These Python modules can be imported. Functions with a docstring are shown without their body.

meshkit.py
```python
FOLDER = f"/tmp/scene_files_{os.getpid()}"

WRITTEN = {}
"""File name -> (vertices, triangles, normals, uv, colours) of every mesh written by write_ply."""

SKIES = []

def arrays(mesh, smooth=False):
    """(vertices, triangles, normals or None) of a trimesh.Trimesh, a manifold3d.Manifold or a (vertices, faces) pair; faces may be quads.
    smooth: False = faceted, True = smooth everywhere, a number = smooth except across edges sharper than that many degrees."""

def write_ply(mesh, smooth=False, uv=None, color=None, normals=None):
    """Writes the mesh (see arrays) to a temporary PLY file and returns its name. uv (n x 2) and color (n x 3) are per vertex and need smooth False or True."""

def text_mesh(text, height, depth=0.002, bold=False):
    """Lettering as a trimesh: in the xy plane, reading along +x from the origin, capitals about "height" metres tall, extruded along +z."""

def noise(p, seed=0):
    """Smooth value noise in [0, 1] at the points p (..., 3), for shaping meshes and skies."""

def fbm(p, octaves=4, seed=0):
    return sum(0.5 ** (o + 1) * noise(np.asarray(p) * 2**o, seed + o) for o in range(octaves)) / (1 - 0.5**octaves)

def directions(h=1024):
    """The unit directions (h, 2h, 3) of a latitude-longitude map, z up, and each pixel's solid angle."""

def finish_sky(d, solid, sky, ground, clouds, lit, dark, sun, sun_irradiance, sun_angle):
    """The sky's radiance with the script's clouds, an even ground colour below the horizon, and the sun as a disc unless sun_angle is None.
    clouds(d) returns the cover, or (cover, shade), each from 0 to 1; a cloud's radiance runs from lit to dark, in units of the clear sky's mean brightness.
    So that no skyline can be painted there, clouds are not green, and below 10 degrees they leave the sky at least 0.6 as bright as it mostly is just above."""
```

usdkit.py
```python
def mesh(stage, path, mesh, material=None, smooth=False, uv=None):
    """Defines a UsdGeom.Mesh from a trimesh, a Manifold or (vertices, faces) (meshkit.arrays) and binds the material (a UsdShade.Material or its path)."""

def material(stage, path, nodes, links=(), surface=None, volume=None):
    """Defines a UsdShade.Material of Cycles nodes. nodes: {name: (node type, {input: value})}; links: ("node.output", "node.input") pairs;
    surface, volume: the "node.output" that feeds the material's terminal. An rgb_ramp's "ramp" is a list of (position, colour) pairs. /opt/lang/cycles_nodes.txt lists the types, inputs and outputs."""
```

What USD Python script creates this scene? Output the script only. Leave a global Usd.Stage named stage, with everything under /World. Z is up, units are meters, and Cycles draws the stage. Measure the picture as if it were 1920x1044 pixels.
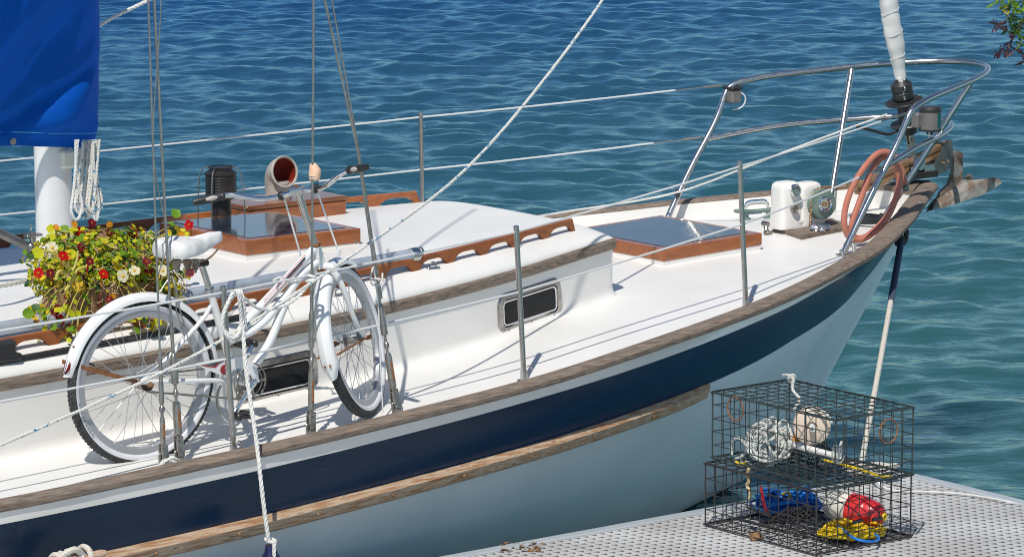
import math, random
import numpy as np, trimesh
from scipy.interpolate import PchipInterpolator
from scipy.optimize import brentq
from pxr import Usd, UsdGeom, UsdLux, UsdShade, Gf, Sdf, Vt
import usdkit, meshkit

rnd = random.Random(7); rng = np.random.default_rng(7)
stage = Usd.Stage.CreateInMemory()
UsdGeom.SetStageUpAxis(stage, UsdGeom.Tokens.z); UsdGeom.SetStageMetersPerUnit(stage, 1.0)
UsdGeom.Xform.Define(stage, '/World'); UsdGeom.Scope.Define(stage, '/World/Looks')
A = np.array

# ------------------------------------------------------------------ camera
FPX, PHI, TH, ROLL = 7000.0, math.radians(9.35), math.radians(37.5), math.radians(-0.25)
CAM = A([0, -14.5, 4.25])
_R = A([math.cos(TH), -math.sin(TH), 0]); _H = A([math.sin(TH), math.cos(TH), 0]); _Z = A([0, 0, 1.0])
FWD = _H * math.cos(PHI) - _Z * math.sin(PHI); _U = _H * math.sin(PHI) + _Z * math.cos(PHI)
RGT = _R * math.cos(ROLL) + _U * math.sin(ROLL); UPV = -_R * math.sin(ROLL) + _U * math.cos(ROLL)
cam = UsdGeom.Camera.Define(stage, '/World/camera')
cam.AddTransformOp().Set(Gf.Matrix4d(*RGT, 0, *UPV, 0, *(-FWD), 0, *CAM, 1))
cam.CreateHorizontalApertureAttr(36.0); cam.CreateVerticalApertureAttr(36.0 * 1044 / 1920)
cam.CreateFocalLengthAttr(FPX / 1920 * 36.0); cam.CreateClippingRangeAttr(Gf.Vec2f(0.1, 10000))
EXPOSURE = -0.12
cam.CreateExposureAttr(EXPOSURE)

# ------------------------------------------------------------------ sky and sun
SUN = A([-0.52, -0.41, 1.0]); SUN = SUN / np.linalg.norm(SUN)
EL = math.asin(SUN[2]); ROT = math.atan2(SUN[0], SUN[1])
dome = UsdLux.DomeLight.Define(stage, '/World/sky')
dome.GetPrim().SetCustomDataByKey('kind', 'structure')
skym = usdkit.material(stage, '/World/Looks/sky_look', {
    's': ('sky_texture', {'sky_type': 'single_scattering', 'sun_disc': False, 'sun_elevation': EL, 'sun_rotation': ROT, 'air_density': 1.0, 'aerosol_density': 0.15, 'ozone_density': 2.0}),
    'b': ('background_shader', {'strength': 0.10})}, [('s.color', 'b.color')], surface='b.background')
UsdShade.MaterialBindingAPI.Apply(dome.GetPrim()).Bind(skym)
sun = UsdLux.DistantLight.Define(stage, '/World/sun')
sun.CreateNormalizeAttr(True); sun.CreateIntensityAttr(1.15); sun.CreateAngleAttr(0.53); sun.CreateColorAttr(Gf.Vec3f(1.0, 0.955, 0.88))
_x = np.cross([0, 0, 1.0], SUN); _x /= np.linalg.norm(_x); _y = np.cross(SUN, _x)
sun.AddTransformOp().Set(Gf.Matrix4d(*_x, 0, *_y, 0, *SUN, 0, 0, 0, 50, 1))

# ------------------------------------------------------------------ measuring helpers (a sight line met with a plane of the place)
def ray(px, py): return FWD + RGT * ((px - 960) / FPX) - UPV * ((py - 522) / FPX)
def pY(px, py, y): d = ray(px, py); return CAM + d * ((y - CAM[1]) / d[1])
def pZ(px, py, z): d = ray(px, py); return CAM + d * ((z - CAM[2]) / d[2])
def pX(px, py, x): d = ray(px, py); return CAM + d * ((x - CAM[0]) / d[0])
def meet(px, py, fun, x0=4.6, x1=13.9):          # fun(x) -> y of a curved upright surface
    x = brentq(lambda x: pX(px, py, x)[1] - fun(x), x0, x1); return pX(px, py, x)
def nrm(v): v = A(v, float); return v / max(np.linalg.norm(v), 1e-12)

# ------------------------------------------------------------------ prims
_names = {}
def numbered(parent, name):
    k = (parent, name); n = _names.get(k, 0); _names[k] = n + 1
    return f'{parent}/{name}' + (f'_{n:03d}' if n else '')
class Thing:
    def __init__(s, name, label=None, cat=None, base=(0, 0, 0), group=None, kind=None):
        s.path = numbered('/World', name); s.base = A(base, float)
        x = UsdGeom.Xform.Define(stage, s.path); x.AddTranslateOp().Set(Gf.Vec3d(*s.base)); s.prim = x.GetPrim()
        for k, v in (('label', label), ('category', cat), ('group', group), ('kind', kind)):
            if v: s.prim.SetCustomDataByKey(k, v)
    def part(s, name, mesh, mat, parent=None, smooth=35, label=None, kind=None):
        v, f = join(mesh) if isinstance(mesh, list) else vf(mesh)
        path = numbered(parent or s.path, name)
        m = usdkit.mesh(stage, path, (v - s.base, f), LOOK[mat], smooth)
        if label: m.GetPrim().SetCustomDataByKey('label', label)
        if kind: m.GetPrim().SetCustomDataByKey('kind', kind)
        return path
def single(name, mesh, mat, label=None, cat=None, group=None, kind=None, smooth=35):
    v, f = join(mesh) if isinstance(mesh, list) else vf(mesh)
    m = usdkit.mesh(stage, numbered('/World', name), (v, f), LOOK[mat], smooth)
    for k, val in (('label', label), ('category', cat), ('group', group), ('kind', kind)):
        if val: m.GetPrim().SetCustomDataByKey(k, val)
    return m

# ------------------------------------------------------------------ mesh helpers: every shape is (vertices, triangles)
def vf(m):
    if isinstance(m, trimesh.Trimesh): return A(m.vertices), A(m.faces)
    v, f = A(m[0], float), A(m[1], int)
    if f.shape[1] == 4: f = np.vstack([f[:, [0, 1, 2]], f[:, [0, 2, 3]]])
    return v, f
def join(ms):
    V, F, n = [], [], 0
    for m in ms:
        v, f = vf(m); V.append(v); F.append(f + n); n += len(v)
    return np.vstack(V), np.vstack(F)
def spline(pts, n=40, closed=False):
    p = A(pts, float)
    if closed: p = np.vstack([p, p[:1]])
    d = np.r_[0, np.cumsum(np.maximum(np.linalg.norm(np.diff(p, axis=0), axis=1), 1e-9))]
    from scipy.interpolate import CubicSpline
    if len(p) < 3: t = np.linspace(0, d[-1], n); return np.stack([np.interp(t, d, p[:, k]) for k in range(p.shape[1])], 1)
    cs = CubicSpline(d, p, bc_type='periodic' if closed else 'natural')
    t = np.linspace(0, d[-1], n + (1 if closed else 0)); q = cs(t)
    return q[:-1] if closed else q
def poly(pts, step):
    p = A(pts, float); d = np.r_[0, np.cumsum(np.linalg.norm(np.diff(p, axis=0), axis=1))]
    t = np.linspace(0, d[-1], max(2, int(d[-1] / step) + 1)); return np.stack([np.interp(t, d, p[:, k]) for k in range(3)], 1)
def frames(p, closed=False):
    n = len(p)
    t = np.roll(p, -1, 0) - np.roll(p, 1, 0)
    if not closed: t[0] = p[1] - p[0]; t[-1] = p[-1] - p[-2]
    t /= np.maximum(np.linalg.norm(t, axis=1, keepdims=True), 1e-12)
    a = A([0, 0, 1.0]) if abs(t[0][2]) < .9 else A([1.0, 0, 0])
    u = np.zeros_like(p); u[0] = nrm(a - t[0] * (a @ t[0]))
    for i in range(1, n):
        w = u[i - 1] - t[i] * (u[i - 1] @ t[i]); u[i] = nrm(w)
    if closed:
        w = u[-1] - t[0] * (u[-1] @ t[0]); ang = math.atan2(np.cross(u[0], nrm(w)) @ t[0], u[0] @ nrm(w))
        for i in range(n):
            c, s_ = math.cos(-ang * i / n), math.sin(-ang * i / n); u[i] = u[i] * c + np.cross(t[i], u[i]) * s_
    return t, u, np.cross(t, u)
def ringmesh(R, closed=False, caps=True):          # R (n, k, 3) rings
    n, k = R.shape[:2]; v = R.reshape(-1, 3); f = []
    m = n if closed else n - 1
    i = np.arange(m)[:, None]; j = np.arange(k)[None]; i2 = (i + 1) % n; j2 = (j + 1) % k
    q = np.stack(np.broadcast_arrays(i * k + j, i * k + j2, i2 * k + j2, i2 * k + j), -1).reshape(-1, 4)
    f = np.vstack([q[:, [0, 1, 2]], q[:, [0, 2, 3]]])
    if caps and not closed:
        v = np.vstack([v, R[0].mean(0), R[-1].mean(0)]); a, b = n * k, n * k + 1; o = (n - 1) * k
        jj = np.arange(k); f = np.vstack([f, np.stack([np.full(k, a), (jj + 1) % k, jj], 1), np.stack([np.full(k, b), o + jj, o + (jj + 1) % k], 1)])
    return v, f
def tube(pts, r, n=8, closed=False, caps=True):
    p = A(pts, float); r = np.broadcast_to(A(r, float), (len(p),)); t, u, w = frames(p, closed)
    a = np.linspace(0, 2 * math.pi, n, endpoint=False)
    return ringmesh(p[:, None] + r[:, None, None] * (np.cos(a)[None, :, None] * u[:, None] + np.sin(a)[None, :, None] * w[:, None]), closed, caps)
def rod(a, b, r, n=10, r2=None): return tube([a, b], [r, r if r2 is None else r2], n)
def rope(path, r, turns_per_m=None, strands=3, n=5):
    p = A(path, float); L = np.linalg.norm(np.diff(p, axis=0), axis=1).sum()
    pitch = 7.5 * r; N = max(4, int(L / pitch * 7)); q = spline(p, N) if len(p) > 2 else poly(p, L / N)
    t, u, w = frames(q); s = np.r_[0, np.cumsum(np.linalg.norm(np.diff(q, axis=0), axis=1))] / pitch * 2 * math.pi
    out = []
    for k in range(strands):
        a = s + k * 2 * math.pi / strands
        out.append(tube(q + .48 * r * (np.cos(a)[:, None] * u + np.sin(a)[:, None] * w), .56 * r, n))
    return join(out)
def basis(axis, ref=None):
    z = nrm(axis); a = A(ref, float) if ref is not None else (A([0, 0, 1.0]) if abs(z[2]) < .9 else A([1.0, 0, 0]))
    x = nrm(a - z * (a @ z)); return x, np.cross(z, x), z
def lathe(prof, o, axis=(0, 0, 1), n=24, closed=False, caps=True):          # prof [(radius, along)]
    x, y, z = basis(axis); a = np.linspace(0, 2 * math.pi, n, endpoint=False); o = A(o, float)
    R = A([o + z * h + r * (np.cos(a)[:, None] * x + np.sin(a)[:, None] * y) for r, h in prof])
    return ringmesh(R, closed, caps)
def cyl(o, axis, r, h, n=20, b=.0):
    if not b: return lathe([(r, 0), (r, h)], o, axis, n)
    return lathe([(r - b, 0), (r, b), (r, h - b), (r - b, h)], o, axis, n)
def hullpts(p): h = trimesh.convex.convex_hull(A(p, float)); return A(h.vertices), A(h.faces)
def box(c, s, ax=None, b=.003):                     # chamfered box, ax = rows of axes
    c, h = A(c, float), A(s, float) / 2; b = min(b, h.min() * .6); ax = np.eye(3) if ax is None else A(ax)
    P = []
    for sx in (-1, 1):
        for sy in (-1, 1):
            for sz in (-1, 1):
                for k in range(3):
                    q = h - b; q[k] = h[k]; P.append(q * [sx, sy, sz])
    return hullpts(c + A(P) @ ax)
def prism(pts, off):                                # planar outline of 3D points, thickened by the vector off
    from shapely.geometry import Polygon
    p = A(pts, float); off = A(off, float); nn = np.zeros(3)
    for i in range(len(p)): nn += np.cross(p[i], p[(i + 1) % len(p)])
    x, y, z = basis(nn); o = p.mean(0); q = np.stack([(p - o) @ x, (p - o) @ y], 1)
    v2, f2 = trimesh.creation.triangulate_polygon(Polygon(q), engine='earcut')
    v2 = A(v2); f2 = A(f2); a = o + v2[:, :1] * x + v2[:, 1:2] * y; n = len(a)
    if off @ z > 0: a, off = a + off, -off
    k = len(p); V = np.vstack([a, a + off, p if True else p]); pt = p if np.allclose(a.mean(0), a.mean(0)) else p
    top = o + (q[:, :1] * x + q[:, 1:2] * y); top = top + (a[0] - (o + v2[0, 0] * x + v2[0, 1] * y))
    V = np.vstack([a, a + off, top, top + off]); b0 = 2 * n; i = np.arange(k); j = (i + 1) % k
    F = np.vstack([f2, f2[:, ::-1] + n, np.stack([b0 + i, b0 + k + i, b0 + j], 1), np.stack([b0 + j, b0 + k + i, b0 + k + j], 1)])
    return V, F
def sphere(c, r, s=1, scale=(1, 1, 1)):
    m = trimesh.creation.icosphere(s, 1.0); return A(m.vertices) * A(scale) * r + A(c), A(m.faces)
def torus(c, axis, R, r, n=32, k=8, ref=None, arc=None):
    x, y, z = basis(axis, ref); t = np.linspace(0, 2 * math.pi, n, endpoint=False) if arc is None else np.linspace(arc[0], arc[1], n)
    return tube(A(c) + R * (np.cos(t)[:, None] * x + np.sin(t)[:, None] * y), r, k, closed=arc is None)
def rrect(w, h, r, n=6):
    P = []
    for cx, cy, a0 in ((w/2-r, h/2-r, 0), (-w/2+r, h/2-r, 90), (-w/2+r, -h/2+r, 180), (w/2-r, -h/2+r, 270)):
        for k in range(n): a = math.radians(a0 + 90 * k / (n - 1)); P.append((cx + r * math.cos(a), cy + r * math.sin(a)))
    return A(P)
def gridmesh(P):                                     # P (n, m, 3)
    n, m = P.shape[:2]; i = np.arange(n - 1)[:, None]; j = np.arange(m - 1)[None]
    q = np.stack(np.broadcast_arrays(i*m+j, i*m+j+1, (i+1)*m+j+1, (i+1)*m+j), -1).reshape(-1, 4)
    return P.reshape(-1, 3), np.vstack([q[:, [0, 1, 2]], q[:, [0, 2, 3]]])
def flip(m): v, f = vf(m); return v, f[:, ::-1]
def mirror(m): v, f = vf(m); return v * [1, -1, 1], f[:, ::-1]
def sweep(path, sec, side):                          # sec [(along side, up)], side (n,3) unit vectors
    p = A(path); S = A(side); return ringmesh(p[:, None] + A([[s[0] for s in sec]])[..., None] * S[:, None] + A([[s[1] for s in sec]])[..., None] * _Z)

# ------------------------------------------------------------------ materials
LOOK = {}
def look(name, c, c2=None, scale=8, rough=.5, metal=0, bump=0, bscale=40, coat=0, spec=.5, stretch=None, trans=0, lo=.35, hi=.65, rough2=None, detail=4, dist=.02, alpha=1, c3=None, hi3=.72, ior=1.5):
    N = {'p': ('principled_bsdf', {'roughness': rough, 'metallic': metal, 'coat_weight': coat, 'specular_ior_level': spec, 'base_color': c, 'ior': ior, 'coat_roughness': .06})}
    L = []
    if c2 is not None or bump or rough2 is not None:
        N['g'] = ('geometry', {}); src = 'g.position'
        if stretch: N['m'] = ('mapping', {'scale': stretch}); L.append(('g.position', 'm.vector')); src = 'm.vector'
    if c2 is not None or rough2 is not None:
        N['n'] = ('noise_texture', {'scale': scale, 'detail': detail, 'roughness': .6}); L.append((src, 'n.vector'))
        if c2 is not None:
            N['r'] = ('rgb_ramp', {'ramp': [(0, c), (lo, c), (hi, c2), (1, c2)] if c3 is None else [(0, c), (lo, c), (hi, c2), (hi3 - .02, c2), (hi3, c3), (1, c3)]}); L += [('n.fac', 'r.fac'), ('r.color', 'p.base_color')]
        if rough2 is not None:
            N['q'] = ('map_range', {'from_min': .3, 'from_max': .7, 'to_min': rough, 'to_max': rough2}); L += [('n.fac', 'q.value'), ('q.result', 'p.roughness')]
    if bump:
        N['bn'] = ('noise_texture', {'scale': bscale, 'detail': 4}); N['b'] = ('bump', {'strength': bump, 'distance': dist})
        L += [(src, 'bn.vector'), ('bn.fac', 'b.height'), ('b.normal', 'p.normal')]
    out = 'p.BSDF'
    if trans:
        N['t'] = ('translucent_bsdf', {'color': c}); N['x'] = ('mix_closure', {'fac': trans}); L += [('p.BSDF', 'x.closure1'), ('t.BSDF', 'x.closure2')]; out = 'x.closure'
        if c2 is not None: L.append(('r.color', 't.color'))
    LOOK[name] = usdkit.material(stage, '/World/Looks/' + name, N, L, surface=out)
look('deck', (.77, .755, .72), (.69, .68, .645), 1.6, .42, bump=.08, bscale=220, dist=.002)
look('gelcoat', (.80, .775, .735), (.745, .72, .68), 2.5, .3, coat=.25)
look('hull_white', (.64, .67, .68), (.57, .61, .62), 1.5, .3, coat=.15, bump=.03, bscale=3, dist=.02)
look('navy', (.0022, .019, .047), (.010, .036, .075), 16, .3, coat=.10, spec=.3, stretch=(.35, .35, 3.0), lo=.60, hi=.78, bump=.02, bscale=4, dist=.02, rough2=.34)
look('bottom', (.015, .012, .012), (.03, .02, .015), 8, .6)
look('weathered_teak', (.085, .058, .042), (.235, .185, .145), 9, .75, stretch=(1.2, 9, 14), bump=.5, bscale=26, dist=.006, lo=.3, hi=.60, detail=8, c3=(.33, .17, .07), hi3=.655)
look('worn_teak', (.30, .15, .065), (.50, .38, .27), 7, .65, stretch=(1.0, 9, 14), bump=.45, bscale=22, dist=.006, lo=.38, hi=.60, detail=8, c3=(.15, .085, .045), hi3=.64)
look('varnish', (.36, .105, .022), (.23, .065, .016), 5, .3, stretch=(1.5, 8, 10), coat=.5, bump=.06, bscale=30, dist=.003, detail=6)
look('varnish_dark', (.22, .07, .02), (.15, .045, .014), 5, .3, stretch=(1.5, 8, 10), coat=.5, detail=6)
look('steel', (.62, .62, .62), (.5, .49, .47), 30, .18, metal=1, rough2=.34)
look('stanchion_steel', (.52, .50, .48), (.40, .38, .355), 40, .2, metal=1, rough2=.34)
look('aged_steel', (.44, .42, .39), (.30, .27, .23), 40, .32, metal=1, rough2=.5)
look('port_steel', (.46, .44, .42), (.36, .34, .32), 20, .12, metal=1, rough2=.2)
look('chrome', (.78, .78, .78), None, 1, .07, metal=1)
look('galvanised', (.46, .51, .57), (.34, .39, .45), 12, .4, metal=.35, rough2=.5)
look('black_plastic', (.018, .018, .019), (.03, .03, .03), 20, .42)
look('black_iron', (.035, .033, .032), (.09, .06, .045), 18, .45, metal=.5, lo=.5, hi=.75)
look('rubber', (.022, .022, .024), (.05, .05, .05), 60, .75, bump=.6, bscale=160, dist=.004)
look('whitewall', (.68, .67, .70), (.60, .59, .61), 10, .5)
look('rim', (.40, .41, .43), None, 1, .35, metal=.4)
look('bike_white', (.78, .78, .78), (.72, .72, .71), 9, .22, coat=.6)
look('saddle_white', (.74, .73, .72), (.60, .59, .57), 30, .5)
look('red_paint', (.52, .012, .015), None, 1, .25, coat=.5)
look('red_lens', (.30, .012, .02), (.22, .01, .015), 90, .2, coat=.6)
look('decal_dark', (.05, .055, .06), (.18, .18, .19), 60, .3, lo=.55, hi=.6)
look('rust', (.16, .055, .02), (.30, .13, .05), 50, .8)
look('bronze_pitted', (.42, .26, .14), (.26, .15, .08), 14, .5, metal=.5)
look('verdigris', (.10, .16, .14), (.19, .25, .22), 25, .6, metal=.3)
look('acrylic', (.018, .024, .042), (.045, .05, .065), 7, .07, coat=.5, rough2=.2, stretch=(1, 3, 1))
look('dark_glass', (.010, .011, .012), None, 1, .06, spec=.18)
look('wire_coat', (.62, .62, .61), None, 1, .4)
look('white_rope', (.72, .71, .68), (.60, .58, .54), 60, .8)
look('old_rope', (.55, .58, .55), (.40, .33, .27), 55, .85, lo=.5, hi=.7)
look('fleck_rope', (.62, .60, .55), (.08, .24, .40), 50, .8, lo=.62, hi=.65, detail=1)
look('red_fleck_rope', (.56, .53, .46), (.45, .14, .08), 90, .8, lo=.66, hi=.69, detail=1)
look('blue_rope', (.005, .11, .45), (.01, .2, .6), 40, .5)
look('yellow_rope', (.72, .52, .01), (.62, .42, .01), 40, .5)
look('red_rope', (.6, .02, .03), None, 1, .6)
look('navy_sleeve', (.035, .05, .09), (.06, .075, .12), 30, .85)
look('cover_blue', (.0005, .062, .33), (.0005, .070, .37), 3, .7, bump=.1, bscale=7, dist=.03, spec=.08)
look('cover_seam', (.05, .35, .62), None, 1, .7)
look('sailcloth', (.70, .69, .66), (.62, .61, .59), 6, .7, bump=.15, bscale=14, dist=.02)
look('mast_white', (.74, .74, .74), (.68, .68, .68), 3, .32, coat=.3)
look('beige_plastic', (.66, .63, .55), None, 1, .4)
look('cowl_grey', (.46, .42, .37), (.36, .32, .28), 12, .5)
look('cowl_red', (.17, .018, .010), None, 1, .35)
look('coir', (.20, .105, .05), (.34, .20, .10), 45, .95, bump=.9, bscale=90, dist=.01)
look('soil', (.03, .02, .012), None, 1, .95)
look('twig', (.52, .37, .18), (.66, .52, .30), 30, .8)
look('stem_yellow', (.55, .42, .08), (.45, .40, .08), 20, .6)
look('leaf_green', (.13, .26, .02), (.20, .34, .03), 30, .5, trans=.35, spec=.15)
look('leaf_dark', (.03, .085, .018), (.05, .12, .02), 30, .5, trans=.3)
look('leaf_lime', (.52, .56, .02), (.66, .62, .03), 30, .5, trans=.4, spec=.15)
look('leaf_yellow', (.78, .58, .02), (.74, .46, .03), 30, .5, trans=.4, spec=.15)
look('leaf_dry', (.34, .20, .09), (.16, .08, .04), 40, .8, trans=.25)
look('leaf_purple', (.06, .02, .035), (.10, .03, .04), 30, .5, trans=.25)
look('petal_red', (.40, .004, .006), (.56, .012, .006), 40, .5, trans=.3, spec=.1)
look('petal_maroon', (.10, .006, .014), (.18, .01, .02), 40, .5, trans=.3, spec=.1)
look('petal_orange', (.66, .20, .012), (.60, .30, .02), 40, .5, trans=.35, spec=.1)
look('petal_cream', (.74, .68, .42), (.76, .72, .55), 40, .5, trans=.35, spec=.1)
look('flower_eye', (.66, .36, .01), None, 1, .6)
look('hose_pink', (.50, .18, .12), (.42, .15, .10), 12, .45)
look('dark_hose', (.02, .022, .025), None, 1, .25)
look('anchor_metal', (.29, .275, .245), (.17, .115, .08), 14, .6, metal=.3, lo=.45, hi=.62)
look('anchor_tip', (.03, .025, .022), (.08, .045, .03), 20, .6)
look('cheek_steel', (.16, .165, .165), (.24, .23, .21), 8, .35, metal=.8)
look('green_lens', (.005, .10, .085), None, 1, .1, coat=.5)
look('nav_grey', (.14, .13, .125), (.17, .16, .15), 10, .4)
look('dock_grate', (.53, .535, .53), (.40, .395, .38), 2.6, .7, bump=.2, bscale=120, dist=.003)
look('dock_alu', (.52, .56, .58), (.45, .49, .51), 6, .45, metal=.3)
look('dock_dark', (.05, .05, .05), None, 1, .9)
look('trap_wire', (.032, .046, .045), (.13, .085, .06), 26, .5, lo=.62, hi=.78)
look('trap_wire_rust', (.028, .028, .029), (.12, .065, .04), 26, .55, lo=.6, hi=.76)
look('net_black', (.02, .02, .02), (.04, .032, .028), 30, .7)
look('pvc', (.74, .73, .70), None, 1, .35)
look('buoy_cream', (.60, .47, .37), (.66, .56, .46), 8, .5)
look('buoy_white', (.68, .65, .57), (.58, .55, .48), 12, .55)
look('buoy_red', (.52, .018, .022), (.62, .03, .03), 6, .3, coat=.4)
look('foil', (.72, .73, .75), None, 1, .25, metal=1)
look('toy_skin', (.72, .42, .26), (.78, .52, .36), 20, .5)
look('toy_blue', (.02, .09, .32), (.03, .30, .20), 60, .5, lo=.5, hi=.56)
look('toy_yellow', (.68, .52, .06), None, 1, .5)
look('fender_navy', (.012, .014, .06), None, 1, .22, coat=.5)
look('bark', (.06, .04, .035), None, 1, .8)
# water: wind ripples are geometry, the finest of them a bump
TEAL_NEAR, SKY_BLUE_FAR, GLOSS_NEAR, GLOSS_FAR = (.022, .090, .090), (.006, .042, .130), (.78, 1.0, .98), (.34, .72, 1.0)
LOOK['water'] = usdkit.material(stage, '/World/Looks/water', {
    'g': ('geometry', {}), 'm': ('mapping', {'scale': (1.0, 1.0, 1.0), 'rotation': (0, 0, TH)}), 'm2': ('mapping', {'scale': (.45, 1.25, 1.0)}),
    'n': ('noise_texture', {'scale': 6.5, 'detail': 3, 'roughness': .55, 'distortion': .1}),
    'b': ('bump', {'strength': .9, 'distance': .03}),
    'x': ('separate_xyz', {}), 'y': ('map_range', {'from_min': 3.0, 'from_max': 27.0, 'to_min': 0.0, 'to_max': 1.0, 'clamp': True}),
    'c': ('rgb_ramp', {'ramp': [(0, TEAL_NEAR), (1, SKY_BLUE_FAR)]}),      # teal near, bluer far: sky reflection gradient painted into the water colour
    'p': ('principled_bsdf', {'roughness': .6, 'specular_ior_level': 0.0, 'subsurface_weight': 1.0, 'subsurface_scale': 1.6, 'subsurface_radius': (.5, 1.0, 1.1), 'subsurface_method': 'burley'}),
    'k': ('rgb_ramp', {'ramp': [(0, GLOSS_NEAR), (1, GLOSS_FAR)]}), 's': ('glossy_bsdf', {'roughness': .11}), 'f': ('fresnel', {'IOR': 1.8}), 'o': ('mix_closure', {})},  # reflection tint painted too: pale near, bluer with distance
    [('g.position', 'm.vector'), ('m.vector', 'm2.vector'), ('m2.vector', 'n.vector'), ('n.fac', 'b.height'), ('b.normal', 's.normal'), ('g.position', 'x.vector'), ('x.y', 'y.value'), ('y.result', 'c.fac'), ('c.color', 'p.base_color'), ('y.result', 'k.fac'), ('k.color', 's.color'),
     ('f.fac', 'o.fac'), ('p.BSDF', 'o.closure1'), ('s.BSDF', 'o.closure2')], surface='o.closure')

# ------------------------------------------------------------------ water
def grow(a, b, h, far, k=1.35):
    c = list(np.arange(a, b, h)); s = h; lo = [];  x = a
    while x > -far: s *= k; x -= s; lo.append(x)
    s = h; x = c[-1]
    while x < far: s *= k; x += s; c.append(x)
    return A(lo[::-1] + c)
def build_water():
    def axis(parts, far, k=1.4):
        c = np.concatenate([np.arange(a, b, h) for a, b, h in parts]); lo, hi = [], []
        s, x = parts[0][2], c[0]
        while x > -far: s *= k; x -= s; lo.append(x)
        s, x = parts[-1][2], c[-1]
        while x < far: s *= k; x += s; hi.append(x)
        return np.r_[lo[::-1], c, hi]
    gx = axis([(-22, -9, .13), (-9, 9, .042), (9, 22, .13)], 2500); gd = axis([(6, 13, .12), (13, 52, .055), (52, 90, .13), (90, 150, .3)], 2500)
    X, D = np.meshgrid(gx, gd, indexing='ij')
    o = A([CAM[0], CAM[1]]); px = o[0] + X * _R[0] + D * _H[0]; py = o[1] + X * _R[1] + D * _H[1]
    z = np.zeros_like(X); r = np.random.default_rng(3)
    for k in range(90):
        lam = .19 * (1.35 / .19) ** r.random(); th = r.normal(0, .70) + 0.12; a = .0076 * lam ** .80 * (0.5 + r.random())
        kk = 2 * math.pi / lam; ph = r.random() * 6.28
        w = kk * (X * math.sin(th) + D * math.cos(th)) + ph + .8 * np.sin(X * .7 * r.random() + D * .3 * r.random() + k)
        s = np.sin(w); z += a * s * .40
    g = meshkit.fbm(np.stack([X * .25, D * .12, X * 0], -1), 3, 5); z *= (.55 + .9 * g)
    fade = np.clip((22 - np.abs(X)) / 4, 0, 1) * np.clip((D - 6) / 1.5, 0, 1) * np.clip((150 - D) / 40, 0, 1)
    P = np.stack([px, py, z * fade], -1)
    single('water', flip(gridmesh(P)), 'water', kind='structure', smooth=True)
build_water()

# ------------------------------------------------------------------ the sailboat: shape of deck, rail and cabin
B = PchipInterpolator([4.5, 7, 8.3, 9.2, 10, 10.5, 11, 11.5, 11.9, 12.3, 12.63, 12.84, 13.11, 13.28, 13.46, 13.62, 13.76, 13.86, 13.905],
                      [1.96, 1.94, 1.885, 1.80, 1.69, 1.605, 1.50, 1.37, 1.24, 1.06, .90, .777, .589, .47, .336, .215, .11, .035, .0])
ZR = PchipInterpolator([4.5, 7.1, 7.86, 8.63, 9.12, 9.88, 10.8, 11.46, 11.94, 12.3, 12.63, 12.84, 13.11, 13.46, 13.97, 14.2],
                       [1.0, 1.033, 1.059, 1.084, 1.104, 1.138, 1.209, 1.258, 1.30, 1.328, 1.355, 1.377, 1.405, 1.442, 1.48, 1.49])
Z1 = PchipInterpolator([4.5, 7.07, 8.3, 9.18, 10.24, 10.75, 12.2, 12.78, 13.5, 14.2], [.91, .947, .982, 1.02, 1.076, 1.112, 1.245, 1.30, 1.372, 1.44])
Z2 = PchipInterpolator([4.5, 7.0, 8.2, 9.25, 10.2, 11.12, 11.9, 12.2, 12.6, 13.0, 13.4, 14.2], [.70, .725, .760, .80, .842, .905, .985, 1.015, 1.07, 1.135, 1.21, 1.38])
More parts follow.
